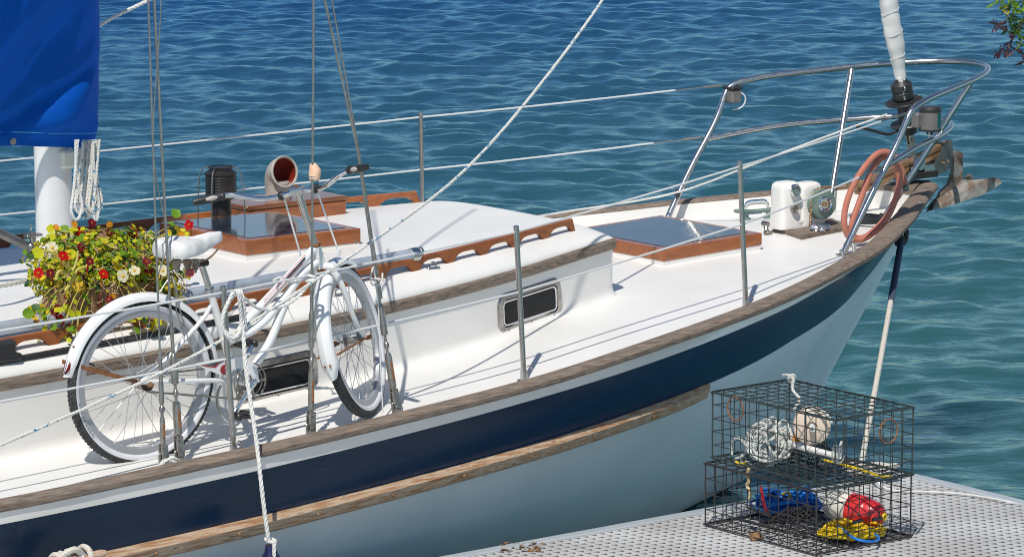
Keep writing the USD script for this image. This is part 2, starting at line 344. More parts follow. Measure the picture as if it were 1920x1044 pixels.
BW = PchipInterpolator([4.5, 9, 11.5, 12.7, 13.6], [.055, .055, .07, .095, .12])
STEM = PchipInterpolator([-1.2, -.5, -.07, 0, .08, .35, .54, .96, 1.21, 1.32, 1.42, 1.50], [9.6, 11.2, 12.31, 12.55, 12.75, 13.11, 13.25, 13.58, 13.77, 13.87, 13.95, 13.99])
def deck_z(x, y): return ZR(x) - BW(x) + .09 * np.minimum(B(x) / 1.4, 1) * (1 - np.minimum(np.abs(y) / np.maximum(B(x), .05), 1) ** 2)
boat = Thing('sailboat', 'moored white sailboat with navy blue band, varnished hatches and steel bow pulpit', 'sailboat', (10.0, 0, 0))

XS = np.r_[np.linspace(4.5, 12.2, 64), np.linspace(12.25, 13.5, 34), np.linspace(13.52, 13.9, 30)]
def hull_y(x, z):
    zz = STEM(np.clip(z, -1.2, 1.5)); sh = STEM(np.minimum(ZR(np.clip(x, 4.5, 14.2)), 1.5)) - zz
    t = np.clip(z / ZR(np.clip(x, 4.5, 14.2)), -.6, 1)
    f0 = np.interp(x, [4.5, 7, 9, 10.5, 11.85, 12.6], [.76, .70, .65, .61, .60, .60])
    f = 1 - (1 - f0) * np.clip(1 - t, 0, 2) ** 1.8
    xx = np.clip(x + sh * np.interp(x, [4.5, 8, 12], [.25, .6, 1.0]), 4.5, 13.99)
    full = np.where(xx < 13.905, B(np.clip(xx, 4.5, 13.905)), 0)
    edge = .074 * np.clip((13.99 - xx) / .10, 0, 1) ** .5
    return np.maximum(full + edge, 0) * f
def hull_band(top, bot, rows):
    u = np.r_[0, np.geomspace(.004, 9.4, 120)]
    out = []
    for k in range(rows + 1):
        s = k / rows; x = np.full(len(u), 13.5)
        for it in range(12):
            z = top(x) * (1 - s) + bot(x) * s
            xs = STEM(np.clip(z[0], -1.2, 1.5)); x = np.maximum(xs - u, 4.5)
        z = top(x) * (1 - s) + bot(x) * s
        y = hull_y(x, z); y[0] = 0
        out.append(np.stack([x, -y, z], -1))
    g = gridmesh(A(out)); return join([g, mirror(g)])
zc = lambda v: (lambda x: np.full_like(np.asarray(x, float), v))
ztop = lambda x: ZR(x) - .03
boat.part('hull', hull_band(Z2, zc(.03), 14), 'hull_white', smooth=60)
boat.part('sheer_stripe', hull_band(ztop, Z1, 2), 'gelcoat', smooth=60, label='narrow white stripe under the toe rail')
boat.part('blue_band', hull_band(Z1, Z2, 5), 'navy', smooth=60, label='glossy navy blue band along the topsides')
boat.part('bottom_paint', hull_band(zc(.03), zc(-.75), 6), 'bottom', smooth=60)
tz = np.linspace(ZR(4.5) - .03, -.7, 10); ty = hull_y(np.full(10, 4.5), tz)
boat.part('transom', gridmesh(np.stack([np.stack([np.full(10, 4.505), -ty, tz], -1), np.stack([np.full(10, 4.505), ty, tz], -1)], 1)), 'hull_white')

# deck with its bulwark
def build_deck():
    rows = []
    for x in np.r_[XS[:-1]]:
        b = float(B(x)); v = np.linspace(-1, 1, 21); y = v * max(b - .025, 0); z = deck_z(x, y)
        row = [(x, -b + .006, float(ZR(x)) - .012)] + [(x, yy, zz) for yy, zz in zip(y, z)] + [(x, b - .006, float(ZR(x)) - .012)]
        rows.append(row)
    return flip(gridmesh(A(rows)))
boat.part('deck', build_deck(), 'deck', smooth=40, label='white moulded deck')

# toe rails: a rounded plank of weathered wood along each edge, wider at the bow
def rail_path(off=0.0):
    x = np.r_[np.linspace(4.5, 12.2, 70), np.linspace(12.25, 13.7, 50), np.linspace(13.705, 13.904, 30)]
    p = np.stack([x, -B(x), ZR(x)], -1); t = np.gradient(p, axis=0); n = np.stack([t[:, 1], -t[:, 0], 0 * x], -1)
    n /= np.linalg.norm(n, axis=1, keepdims=True); return p, n
def toe_rail():
    p, n = rail_path(); n[-1] = [1, -.02, 0]
    R = []
    for q, m in zip(p, n):
        w = np.interp(q[0], [9, 12, 13.2, 13.9], [.082, .09, .115, .10])
        sec = [(0, -.03), (0, -.008), (.008, .002), (.03, .008), (w - .03, .006), (w - .008, -.002), (w, -.012), (w, -.028), (w - .008, -.036), (w - .03, -.036)]
        R.append([q + m * a + _Z * b for a, b in sec])
    return ringmesh(A(R))
nr = toe_rail()
boat.part('toe_rail', nr, 'weathered_teak', label='grey weathered toe rail on the side facing the dock')
boat.part('toe_rail', mirror(nr), 'weathered_teak', label='grey weathered toe rail on the far side')
bx = np.linspace(13.34, 13.93, 24)
plate = [(x, -float(B(min(x, 13.904))) - .02 * (x < 13.9), float(ZR(x)) - .012) for x in bx]
plate = plate + [(x, -y, z) for x, y, z in plate[::-1]]
bh = []
for x in np.linspace(13.70, 13.9, 20):
    b = float(B(x)); cut = max(0, .30 - (x - 13.33) * 2.2) if x < 13.47 else 0
    bh.append([(x, -b - .01, float(ZR(x)) + .010), (x, -b * .5, float(ZR(x)) + .013), (x, 0, float(ZR(x)) + .014), (x, b * .5, float(ZR(x)) + .013), (x, b + .01, float(ZR(x)) + .010)])
bh = A(bh); low = bh.copy(); low[..., 2] -= .03
boat.part('breasthook', [flip(gridmesh(bh)), gridmesh(low), gridmesh(np.stack([bh[0], low[0]], 0))], 'weathered_teak')

fb_ = bh[0][:, None] * 1.0; fb_ = np.concatenate([fb_ + A([.004, 0, -.028]), fb_ * A([1, .94, 1]) + A([.004, 0, -.16])], 1)
boat.part('bow_bulkhead', flip(gridmesh(fb_)), 'gelcoat')
# rub rail with bolt heads, ending where the flare begins
def rub_pt(x, dz=0, off=0): z = float(Z2(x)) + dz; return A([x, -float(hull_y(A([x]), A([z]))[0]) - off, z])
rx = np.linspace(4.6, 11.21, 60); R = []
for i, x in enumerate(rx):
    e = 1.0 if i < 58 else (.75 if i == 58 else .45)
    R.append([rub_pt(x, .008, -.012), rub_pt(x, .006, .010 * e), rub_pt(x, -.020, .042 * e), rub_pt(x, -.062, .045 * e), rub_pt(x, -.074, .034 * e), rub_pt(x, -.077, -.012)])
rub = ringmesh(A(R))
rr = boat.part('rub_rail', rub, 'worn_teak', label='worn wooden rub rail along the topsides')
boat.part('rub_rail', mirror(rub), 'worn_teak')
for x in np.arange(7.4, 11.0, .42):
    p = rub_pt(x, -.042, .043); boat.part('bolt_head', lathe([(.0085, 0), (.0085, .004), (.004, .008)], p, (0, -1, -.1), 10), 'bronze_pitted', parent=rr)

# cabin trunk
YC = PchipInterpolator([4.5, 6, 7.45, 9.17, 10.35, 11.2, 11.5], [1.46, 1.42, 1.33, 1.15, .93, .70, .62])
ZE = PchipInterpolator([4.5, 7.48, 9.45, 10.1, 11.24, 11.5], [1.33, 1.37, 1.42, 1.447, 1.515, 1.53])
HR = PchipInterpolator([4.5, 7.5, 9.5, 11.24], [.14, .14, .14, .072])
XF = 11.22
def side_y(x): return -float(YC(x))
def cab(px, py): return meet(px, py, side_y, 4.6, 11.45)
def trunk():
    x = np.r_[np.linspace(4.6, 10.9, 50), np.linspace(10.95, XF - .03, 8)]
    near = [(a, -float(YC(a))) for a in x]; c = float(YC(XF))
    near += [(XF - .03 + .03 * math.sin(a), -c + .03 * (1 - math.cos(a))) for a in np.linspace(.3, math.pi / 2, 5)]
    ring = near + [(XF, y) for y in np.linspace(-c + .08, c - .08, 9)] + [(a, -b) for a, b in near[::-1]]
    ring = A(ring); t = np.gradient(ring, axis=0); n = np.stack([t[:, 1], -t[:, 0]], -1); n /= np.linalg.norm(n, axis=1, keepdims=True)
    rows = []
    for o, h in ((.03, -.004), (.02, .002), (.010, .010), (.003, .024), (0, .045), (0, None)):
        q = ring + n * o; zz = deck_z(q[:, 0], q[:, 1])
        rows.append(np.stack([q[:, 0], q[:, 1], (ZE(np.minimum(q[:, 0], XF)) if h is None else zz + h)], -1))
    return flip(gridmesh(A(rows)))
boat.part('cabin_trunk', trunk(), 'gelcoat', smooth=40)
def roof_z(x, y):
    x, y = np.asarray(x, float), np.asarray(y, float)
    v = np.clip(np.abs(y) / YC(np.minimum(x, XF)), 0, 1); p = np.sqrt(np.maximum(1 - v ** 5, 0)); p = p * (1 + .15 * (1 - v ** 2)) / 1.15
    q = np.sqrt(np.maximum(1 - (np.clip(x - (XF - .16), 0, .16) / .16) ** 2, 0))
    return ZE(np.minimum(x, XF)) + HR(np.minimum(x, XF)) * p * q
rxs = np.r_[np.linspace(4.6, XF - .16, 60), XF - .16 + .16 * np.sin(np.linspace(.05, math.pi / 2, 16))]
vs = np.sin(np.linspace(-math.pi / 2, math.pi / 2, 61)); vs = np.sign(vs) * np.abs(vs) ** .8
X = rxs[:, None] + 0 * vs; Y = YC(rxs)[:, None] * vs[None]
boat.part('cabin_roof', flip(gridmesh(np.stack([X, Y, roof_z(X, Y) + .001], -1))), 'deck', smooth=60)
ex = np.linspace(4.7, XF - .012, 60); ep = np.stack([ex, -YC(ex), ZE(ex)], -1)
eb = sweep(ep, [(-.004, -.044), (.016, -.044), (.022, -.036), (.022, -.004), (.014, .006), (-.004, .006)], np.tile([0, -1.0, 0], (60, 1)))
boat.part('cabin_moulding', eb, 'weathered_teak', label='grey wooden moulding under the roof edge facing the dock')
boat.part('cabin_moulding', mirror(eb), 'weathered_teak')

# portlights
def portlight(TL, TR, BR, BL):
    P = [cab(*q) for q in (TL, TR, BR, BL)]; c = sum(P) / 4; u = nrm((P[1] + P[2]) - (P[0] + P[3])); w = np.linalg.norm((P[1] + P[2]) - (P[0] + P[3])) / 2
    v = nrm((P[0] + P[1]) - (P[3] + P[2])); h = np.linalg.norm((P[0] + P[1]) - (P[3] + P[2])) / 2; n = nrm(np.cross(u, v)); v = np.cross(n, u)
    if n[1] > 0: n = -n
    def ring(a, b, r, o): q = rrect(a, b, r, 7); return c + q[:, :1] * u + q[:, 1:] * v + n * o
    rows = A([ring(w, h, .058, -.004), ring(w, h, .058, .005), ring(w - .008, h - .008, .055, .009), ring(w - .060, h - .060, .034, .010), ring(w - .062, h - .062, .027, .006), ring(w - .066, h - .066, .026, .003)])
    f = boat.part('portlight', ringmesh(rows, caps=False), 'port_steel', smooth=40)
    i = A([ring(w - .072, h - .072, .025, .003), ring(w - .076, h - .076, .024, .007), ring(w - .088, h - .088, .02, .007), ring(w - .092, h - .092, .02, .003)])
    boat.part('inner_frame', ringmesh(i, caps=False), 'chrome', parent=f)
    q = rrect(w - .064, h - .064, .026, 7); g = c + q[:, :1] * u + q[:, 1:] * v + n * .0045
    boat.part('pane', prism(g, -n * .006), 'dark_glass', parent=f)
    for a, b in ((-.36, .5), (0, .5), (.36, .5), (-.36, -.5), (0, -.5), (.36, -.5), (.5, 0), (-.5, 0)):
        p = c + u * (a * w - math.copysign(.018, a) * (abs(a) == .5)) + v * (b * h - math.copysign(.018, b) * (abs(b) == .5)) + n * .009
        boat.part('screw', lathe([(.0055, 0), (.0045, .003), (.0015, .0035)], p, n, 8), 'aged_steel', parent=f)
portlight((929.6, 552), (1048, 520.5), (1054, 588), (936, 633))
portlight((438, 686), (590, 652), (597, 731), (445, 765))

# handrails on the roof: a varnished bar on shaped feet
def handrail(x0, x1, y0, y1, n):
    def pt(x): y = y0 * (float(YC(x)) - y1); return A([x, y, float(roof_z(x, y))])
    K = 12; xs = np.linspace(x0, x1, K * n + 1); top, bot = [], []
    for i, x in enumerate(xs):
        k = min(i % K, K - i % K); u = {0: 0, 1: 0, 2: .016, 3: .029, 4: .034}.get(k, .035)
        top.append(pt(x) + _Z * .061); bot.append(pt(x) + _Z * (u - .006 * (u == 0)))
    for e, o in ((0, .052), (-1, .052)): top[e] = top[e] - _Z * o
    dy = A([0, .013, 0]); R = []
    for a, b in zip(top, bot): R.append([b - dy, a - dy - _Z * .004, a - dy * .6, a + dy * .6, a + dy - _Z * .004, b + dy])
    return ringmesh(A(R))
boat.part('handrail', handrail(6.2, 11.03, -1, .135, 21), 'varnish', smooth=25, label='varnished handrail on the near side of the roof')
boat.part('handrail', handrail(6.2, 11.0, 1, .15, 20), 'varnish', smooth=25, label='varnished handrail on the far side of the roof')

# hatches: a white coaming, a varnished frame and a smoked pane
def hatch(x0, x1, w, z0, z1, zdeck, label, hgt):
    def quad(e, dz): return A([[x0 - e, -w - e, z0 + dz], [x1 + e, -w - e, z1 + dz], [x1 + e, w + e, z1 + dz], [x0 - e, w + e, z0 + dz]])
    co = ringmesh(A([quad(.022, -zdeck - .05), quad(.022, -zdeck + .006), quad(-.004, -zdeck + .02), quad(-.004, -hgt + .002)]))
    h = boat.part('hatch', ringmesh(A([quad(-.002, -hgt), quad(0, -hgt + .004), quad(0, -.004), quad(-.003, 0), quad(-.05, .001), quad(-.052, -.01)])), 'varnish', smooth=25, label=label)
    boat.part('coaming', co, 'gelcoat', parent=h, smooth=25)
    boat.part('pane', ringmesh(A([quad(-.053, -.03), quad(-.05, .0), quad(-.052, .0035)])), 'acrylic', parent=h, smooth=25)
    for x, z in ((x0 + .03, z0), (x1 - .03, z1)):
        boat.part('screw', lathe([(.006, 0), (.005, .003), (.001, .004)], A([x, -w - .0005, z - hgt + .014]), (0, -1, 0), 8), 'aged_steel', parent=h)
    for i in range(7):
        x = x0 + .025 + (x1 - x0 - .05) * i / 6; z = z0 + (z1 - z0) * (x - x0) / (x1 - x0)
        for y in (-w + .025, w - .025): boat.part('screw', lathe([(.005, 0), (.004, .002), (.001, .003)], A([x, y, z]), (0, 0, 1), 6), 'aged_steel', parent=h)
hatch(11.77, 12.42, .40, 1.372, 1.392, .115, 'varnished foredeck hatch with smoked pane', .062)
hatch(9.31, 9.95, .37, 1.650, 1.648, .125, 'varnished hatch on the cabin roof behind the bicycle', .068)

# wooden vent box with its cowl, and the stove chimney under a wire guard
c0 = pZ(650, 407, 1.56)
boxx1, boxy0, boxy1, bz = c0[0], c0[1], c0[1] + .30, c0[2]
boxx0 = boxx1 - .585; vb = boat.part('vent_box', box([(boxx0 + boxx1) / 2, (boxy0 + boxy1) / 2, bz + .02], [boxx1 - boxx0, boxy1 - boxy0, .13], b=.006), 'varnish', label='varnished wooden vent box on the roof')
boat.part('lid', box([(boxx0 + boxx1) / 2, (boxy0 + boxy1) / 2, bz + .0955], [boxx1 - boxx0 + .010, boxy1 - boxy0 + .010, .022], b=.006), 'varnish_dark', parent=vb)
cw = pZ(521, 371, bz + .106)
mouth_dir = nrm(A([.02, -.97, .16]))
def cowl():
    R = []; base = cw; r0 = .072
    ctr = [base, base + _Z * .06, base + _Z * .115, base + _Z * .165 + mouth_dir * .018, base + _Z * .195 + mouth_dir * .055]
    ax = [_Z, _Z, nrm(_Z + .15 * mouth_dir), nrm(_Z + .9 * mouth_dir), mouth_dir]; rr_ = [.072, .072, .076, .088, .066]
    return ctr
mouth = cw + _Z * .125 + mouth_dir * .060
def bent(scale, back):
    R = []; p0_, p1_, p2_ = cw + _Z * .02, cw + _Z * .135 - mouth_dir * .02, mouth
    for t in np.linspace(back, 1, 14):
        c = p0_ * (1 - t) ** 2 + p1_ * 2 * t * (1 - t) + p2_ * t * t; ax = nrm((p1_ - p0_) * (1 - t) + (p2_ - p1_) * t); r = (.060 + .016 * t ** 1.5) * scale
        x, y, z = basis(ax, (1, 0, .3)); an_ = np.linspace(0, 2 * math.pi, 32, endpoint=False); R.append(c + r * (np.cos(an_)[:, None] * x + np.sin(an_)[:, None] * y))
    return A(R)
cwp = boat.part('cowl_vent', ringmesh(bent(1, 0), caps=False), 'cowl_grey', smooth=60, label='grey ventilator cowl with dark red throat')
boat.part('neck', lathe([(.068, -.02), (.068, .012), (.061, .018), (.061, .08)], cw, (0, 0, 1), 28), 'cowl_grey', parent=cwp)
boat.part('lip', torus(mouth, mouth_dir, .0735, .0065, 36, 8), 'cowl_grey', parent=cwp)
th_ = bent(.93, .15); v_, f_ = ringmesh(th_, caps=False); k_ = len(v_); v_ = np.vstack([v_, th_[0].mean(0)]); f_ = np.vstack([f_[:, ::-1], [[k_, (q + 1) % 32, q] for q in range(32)]])
boat.part('throat', (v_, f_), 'cowl_red', parent=cwp, smooth=60)
ch = pY(415, 408, .38); ch[2] = float(roof_z(ch[0], .38))
def rel(px, py): return pY(px, py, .38)[2]
chp = boat.part('chimney', [lathe([(.045, -.01), (.045, rel(415, 370) - ch[2])], ch, n=24)], 'black_iron', label='black stove chimney under a wire guard')
zb, zt = rel(415, 372), rel(415, 328)
boat.part('cap', lathe([(.046, zb - ch[2]), (.074, zb - ch[2] + .002), (.074, zt - ch[2]), (.077, zt - ch[2] + .003), (.077, zt - ch[2] + .012), (.045, zt - ch[2] + .034), (.0, zt - ch[2] + .035)], ch, n=28), 'black_iron', parent=chp)
for k in range(14):
    zz = zb + (zt - zb) * (k + 1) / 15.5
    for a0 in (-2.6, .1): boat.part('louvre', torus(ch + _Z * (zz - ch[2]), (0, 0, 1), .0755, .0022, 8, 4, ref=(1, 0, 0), arc=(a0 - .55, a0 + .45)), 'black_plastic', parent=chp)
gt = rel(415, 313)
boat.part('guard_ring', torus([ch[0], ch[1], gt], (0, 0, 1), .058, .0035, 28, 6), 'black_iron', parent=chp)
for k in range(4):
    a = math.radians(35 + 90 * k); d = A([math.cos(a), math.sin(a), 0])
    boat.part('guard_wire', tube(spline([ch + d * .058 + _Z * (gt - ch[2]), ch + d * .088 + _Z * (gt - ch[2] - .004), ch + d * .108 + _Z * (gt - ch[2] - .05), ch + d * .118], 16), .0032, 6), 'aged_steel', parent=chp)
boat.part('spindle', rod(ch + _Z * (zt - ch[2] + .03), [ch[0], ch[1], gt], .004), 'black_iron', parent=chp)

# genoa track with a stop block, and a folded boarding bracket by the mast
tx = np.linspace(6.3, 9.0, 40); tp = np.stack([tx, -YC(tx) + .055, roof_z(tx, -YC(tx) + .055) + .004], -1)
tr = boat.part('genoa_track', sweep(tp, [(-.016, -.004), (.016, -.004), (.016, .010), (.010, .016), (-.010, .016), (-.016, .010)], np.tile([0, -1.0, 0], (40, 1))), 'black_plastic', label='black genoa track along the roof edge')
for x in np.arange(6.5, 9.0, .1):
    y = -float(YC(x)) + .055; boat.part('track_bolt', lathe([(.005, 0), (.004, .002)], A([x, y, float(roof_z(x, y)) + .0195]), n=6), 'steel', parent=tr)
sb = pY(4, 655, -1.27); boat.part('track_car', [box(sb + _Z * .0, [.12, .05, .075], b=.012), box(sb - _Z * .035, [.16, .055, .03], b=.006)], 'black_plastic', parent=tr)
for x, y in ((9.35, -1.05), (9.98, -.90)):
    p = A([x, y, float(roof_z(x, y)) + .004]); boat.part('pad_eye', [torus(p + _Z * .010, (.2, 1, 0), .016, .004, 16, 6), box(p, [.07, .025, .008])], 'steel')

# mast, mast step, halyard coil box
MX = 8.52
mz = np.linspace(1.68, 6.5, 12); a = np.linspace(0, 2 * math.pi, 40, endpoint=False)
mast = boat.part('mast', ringmesh(A([np.stack([MX + .088 * np.cos(a), .070 * np.sin(a), np.full(40, z)], -1) for z in mz])), 'mast_white', smooth=60)
ms = [(.115, .105, 1.50), (.112, .10, 1.56), (.106, .094, 1.66), (.10, .088, 1.694), (.092, .078, 1.70)]
boat.part('mast_step', ringmesh(A([np.stack([MX + r1 * np.cos(a), r2 * np.sin(a), np.full(40, z)], -1) for r1, r2, z in ms])), 'gelcoat', parent=mast, smooth=50)
p = pY(125, 298, -.075); boat.part('junction_box', box(p, [.07, .05, .085], b=.012), 'beige_plastic', parent=mast)
# vang strut and pivot at the foot of the mast
a0, a1 = pY(0, 437, -.10), pY(55, 463, -.10)
vs_ = boat.part('vang_strut', [rod(a0 - (a1 - a0) * 2, a1, .020, 14), box(a1 + A([.01, 0, -.01]), [.05, .06, .06], b=.01)], 'cheek_steel', label='steel strut hinged beside the mast foot')
boat.part('pin_ring', torus(pY(57, 427, -.12), nrm(RGT + .4 * FWD), .016, .0022, 20, 5), 'steel', parent=vs_)
boat.part('pivot', [cyl(pY(62, 452, -.11) - _Z * .02, (0, 0, 1), .014, .06, 12), box(pY(62, 441, -.11), [.08, .04, .012])], 'aged_steel', parent=vs_)

# stanchions and lifelines
lean = A([-.036, .032, 1.0])
def stanchion(px, py, x, y, top, mir=1, parent=None):
    up = A([lean[0], lean[1] * mir, 1.0]); b = A([x, y, float(deck_z(x, y)) - .005]); t = b + up * ((top - b[2]))
    s_ = boat.part('stanchion', [rod(b, t, .0125, 14), lathe([(.0125, 0), (.0130, .004), (.011, .010), (.0, .012)], t, up, 14)], 'stanchion_steel', label=None)
    boat.part('stanchion_base', [cyl(b, (0, 0, 1), .034, .008, 18, .002), lathe([(.019, 0), (.016, .05), (.0145, .05)], b, up, 14)], 'steel', parent=s_)
    boat.part('ring_pin', torus(t - up * .075 + A([.013, -.004 * mir, 0]), (0, 1, .2), .013, .0016, 16, 5), 'steel', parent=s_)
    boat.part('ring_pin', torus(b + up * .055 + A([.017, -.012 * mir, 0]), (.3, 1, .2), .017, .0035, 16, 5), 'aged_steel', parent=s_)
    return t, b + (t - b) * .585
S = {}
for k, (bx_, by_, tp_) in enumerate((((439, 844), -1.82, (429.3, 539)), ((983, 711), -1.57, (961.5, 428)), ((1399, 571), -1.26, (1382.4, 306)))):
    q = pY(*bx_, by_); tt = pY(*tp_, by_ + .022); S[k] = stanchion(0, 0, q[0], by_, tt[2])
SF = stanchion(0, 0, 11.53, 1.30, 1.915, -1)
S0 = stanchion(0, 0, 6.55, -1.90, 1.685)
def sag(pts, s, n=12):
    out = []
    for a_, b_ in zip(pts[:-1], pts[1:]):
        t = np.linspace(0, 1, n)[:, None]; q = A(a_) * (1 - t) + A(b_) * t; q[:, 2] -= s * 4 * (t * (1 - t))[:, 0]; out.append(q if not out else q[1:])
    return np.vstack(out)
ptop, pfoot, mtop, mfoot = A([13.17, -.71, 2.0]), A([12.70, -.70, 1.285]), A([13.82, -.46, 2.07]), A([13.42, -.20, 1.34])
M = A([1, -1, 1.0])
leg = lambda t: pfoot * (1 - t) + ptop * t
lowleg = leg(.60)
dz = A([0, 0, -.018])
near_top = [S0[0] + dz, S[0][0] + dz, S[1][0] + dz, S[2][0] + dz, ptop + A([-.03, 0, -.02])]
near_mid = [S0[1], S[0][1], S[1][1], S[2][1], lowleg]
far_top = [pY(-60, 308, 1.86), SF[0] + dz, (ptop + A([-.03, 0, .0])) * M]
far_mid = [pY(-60, 409, 1.86), SF[1], leg(.62) * M]
for nm, L in (('near upper', near_top), ('near lower', near_mid), ('far upper', far_top), ('far lower', far_mid)):
    far = 'far' in nm
    e1 = A(L[-1]); e0 = e1 + nrm(A(L[-2]) - e1) * .30
    q = boat.part('lifeline', tube(sag(L[:-1] + [e0], .004), .0048, 7), 'wire_coat')
    boat.part('wire_end', [rod(e0, e1, .0032, 8), rod(e0 * .45 + e1 * .55, e0 * .12 + e1 * .88, .0075, 10)], 'aged_steel', parent=q)

# pulpit: bent steel tubes, mirrored about the centreline
tip = pZ(1874, 121, 2.10)
def loop(pts, n=80): return spline(pts, n)
ntop = [pfoot, leg(.5), leg(.86), ptop + A([-.02, 0, .008]) + A([.0, 0, -.03]), ptop + A([.06, .02, .012]), (ptop + mtop) / 2 + A([0, -.01, .012]), mtop, A([14.10, -.30, 2.09]), A([14.245, -.12, 2.10])]
full_top = ntop + [q * M for q in ntop[::-1]]
pul = boat.part('pulpit', tube(loop(full_top, 150), .0168, 12), 'steel', label='polished steel bow pulpit')
lm = leg(.60); mid = [lm, A([13.35, -.56, 1.772]), A([13.75, -.36, 1.80]), A([13.93, -.20, 1.815]), A([13.985, -.06, 1.82])]
boat.part('lower_rail', tube(loop(mid + [q * M for q in mid[::-1]], 90), .0150, 12), 'steel', parent=pul)
for s in (1, -1):
    m_ = A([1, s, 1.0]); boat.part('leg', rod((mtop + A([.0, 0, -.01])) * m_, mfoot * m_ - _Z * .03, .0168, 12), 'steel', parent=pul)
    for q in (pfoot, mfoot): boat.part('foot_flange', lathe([(.036, 0), (.036, .006), (.018, .010), (.016, .03)], A([q[0], q[1] * s, float(deck_z(q[0], q[1])) - .001]), n=18), 'steel', parent=pul)
boat.part('gusset', prism([leg(.97), leg(.72), leg(.9) + A([.03, .0, -.0])], A([0, .004, 0])), 'steel', parent=pul)

# navigation lights on the pulpit
g0 = pY(1744, 222, -.46)
nl = boat.part('navigation_light', [lathe([(.056, -.057), (.057, -.05), (.057, .036)], g0, n=28), box(g0 + A([-.058, .03, -.008]), [.06, .05, .075], b=.006)], 'nav_grey', label='grey navigation light with green lens')
boat.part('cap', lathe([(.060, .036), (.060, .048), (.046, .062), (.0, .066)], g0, n=28), 'black_plastic', parent=nl)
boat.part('base', [lathe([(.060, -.066), (.060, -.056)], g0, n=28), cyl(g0 - _Z * .085, (0, 0, 1), .018, .032, 12)], 'black_plastic', parent=nl)
lx = np.linspace(-.62, .35, 10); dirx = nrm(A([.55, -.85, 0])); diry = np.cross(_Z, dirx)
lens = A([[g0 + .0585 * (math.cos(t) * dirx + math.sin(t) * diry) + _Z * h for t in lx] for h in (-.043, .031)])
boat.part('lens', gridmesh(lens), 'green_lens', parent=nl)
boat.part('wire_lead', tube(spline([g0 + A([-.02, -.02, -.05]), g0 + A([-.02, -.02, -.10]), g0 + A([.0, -.02, -.125]), g0 + A([.03, 0, -.115])], 14), .004, 6), 'wire_coat', parent=nl)
r0 = pY(1374, 180, .69)
nl = boat.part('navigation_light', box(r0, [.07, .075, .075], b=.010), 'nav_grey', label='grey navigation light on the far side of the pulpit')
boat.part('cap', box(r0 + _Z * .044, [.08, .085, .014], b=.005), 'black_plastic', parent=nl)
boat.part('wire_lead', tube(spline([r0 + A([.03, -.03, .02]), r0 + A([.055, -.04, -.01]), r0 + A([.04, -.03, -.06]), r0 + A([.0, 0, -.075])], 14), .0045, 6), 'wire_coat', parent=nl)

# shrouds with turnbuckles and toggles at the chainplates
def shroud(path, r, tb0, tb1, label, wires=None, body=.015):
    """path from the chainplate upward; the turnbuckle spans tb0..tb1 metres above the base"""
    p = A(path); b = p[0]; d = nrm(p[1] - p[0]); far = p[-1] + nrm(p[-1] - p[-2]) * 2.5
    q = boat.part('shroud', tube(np.vstack([[b + d * (tb1 - .02)], p[1:], [far]]), r, 8), 'aged_steel', label=label)
    L = tb1 - tb0; X_, Y_, Z_ = basis(d, (1, 0, 0))
    st = lambda a_, c, rr: rod(b + d * a_, b + d * c, rr, 10)
    s0, s1 = tb0 + L * .34, tb0 + L * .50
    boat.part('turnbuckle', [lathe([(.008, 0), (body, .012), (body, L * .30), (body * .8, L * .34), (.006, L * .345)], b + d * tb0, d, 12), lathe([(.007, 0), (.012, .006), (.012, .02), (.007, .028)], b + d * (s0 + .02), d, 10), st(s0 - .02, s1 + .02, .0065),
        lathe([(.007, 0), (body * .95, .008), (body * .95, L * .26), (.008, L * .30)], b + d * s1, d, 12), st(s1 + L * .28, tb1 + .06, .0078)], 'aged_steel', parent=q)
    boat.part('slot', [box(b + d * (tb0 + L * .17) - Y_ * (body * .90), [.010, .006, L * .18], [X_, Y_, Z_], b=.002)], 'rust', parent=q)
    boat.part('toggle', [box(b + d * (tb0 * .55) + Y_ * s_ * .013, [.030, .006, tb0 * .98], [X_, Y_, Z_], b=.0025) for s_ in (-1, 1)] + [rod(b + d * tb0 * .86 - Y_ * .024, b + d * tb0 * .86 + Y_ * .024, .0075, 10), rod(b + d * tb0 * .2 - Y_ * .022, b + d * tb0 * .2 + Y_ * .022, .0065, 10), box(b + d * tb0 * .5, [.022, .010, tb0 * .7], [X_, Y_, Z_], b=.003)], 'aged_steel', parent=q)
    boat.part('chainplate', box(b + d * .0 - _Z * .02, [.05, .008, .12], b=.002), 'steel', parent=q)
yc = -1.83
shroud([pY(307, 866, yc), pY(295, 522, yc + .09), pY(278, 0, yc + .24)], .0045, .07, .40, 'aftmost shroud, the thinner of the pair', body=.011)
shroud([pY(337, 862, yc), pY(316, 522, yc + .09), pY(289, 0, yc + .24)], .006, .095, .52, 'thicker shroud of the aft pair', body=.017)
shroud([pY(583, 811, -1.80), pY(588, 0, -1.80 + .16)], .0055, .085, .62, 'upright middle shroud', body=.013)
shroud([pY(744, 771, -1.75), pY(706, 530, -1.66), pY(672, 290, -1.57), pY(609, 0, -1.46)], .0058, .095, .56, 'forward raked shroud', body=.016)
boat.part('shroud', tube([pY(716, 560, -1.66), pY(674, 290, -1.56), pY(622, 0, -1.44), pY(560, -300, -1.34)], .0042, 7), 'aged_steel')
boat.part('flag_halyard', tube(spline([pY(804, 765, -1.72) * 0 + pY(718, 775, -1.72), pY(712, 640, -1.70), pY(705, 530, -1.68), pY(700, 500, -1.67)], 16), .0032, 6), 'wire_coat')
boat.part('flag_halyard', tube(spline([pY(302, -80, -1.6), pY(301, 30, -1.62), pY(289, 205, -1.66), pY(289, 300, -1.68), pY(303, 385, -1.70), pY(312, 470, -1.72), pY(301, 500, -1.73), pY(297, 550, -1.74), pY(318, 520, -1.74), pY(340, 590, -1.75), pY(346, 612, -1.75), pY(336, 600, -1.75), pY(330, 560, -1.75), pY(320, 515, -1.74)], 60), .0028, 6), 'aged_steel')
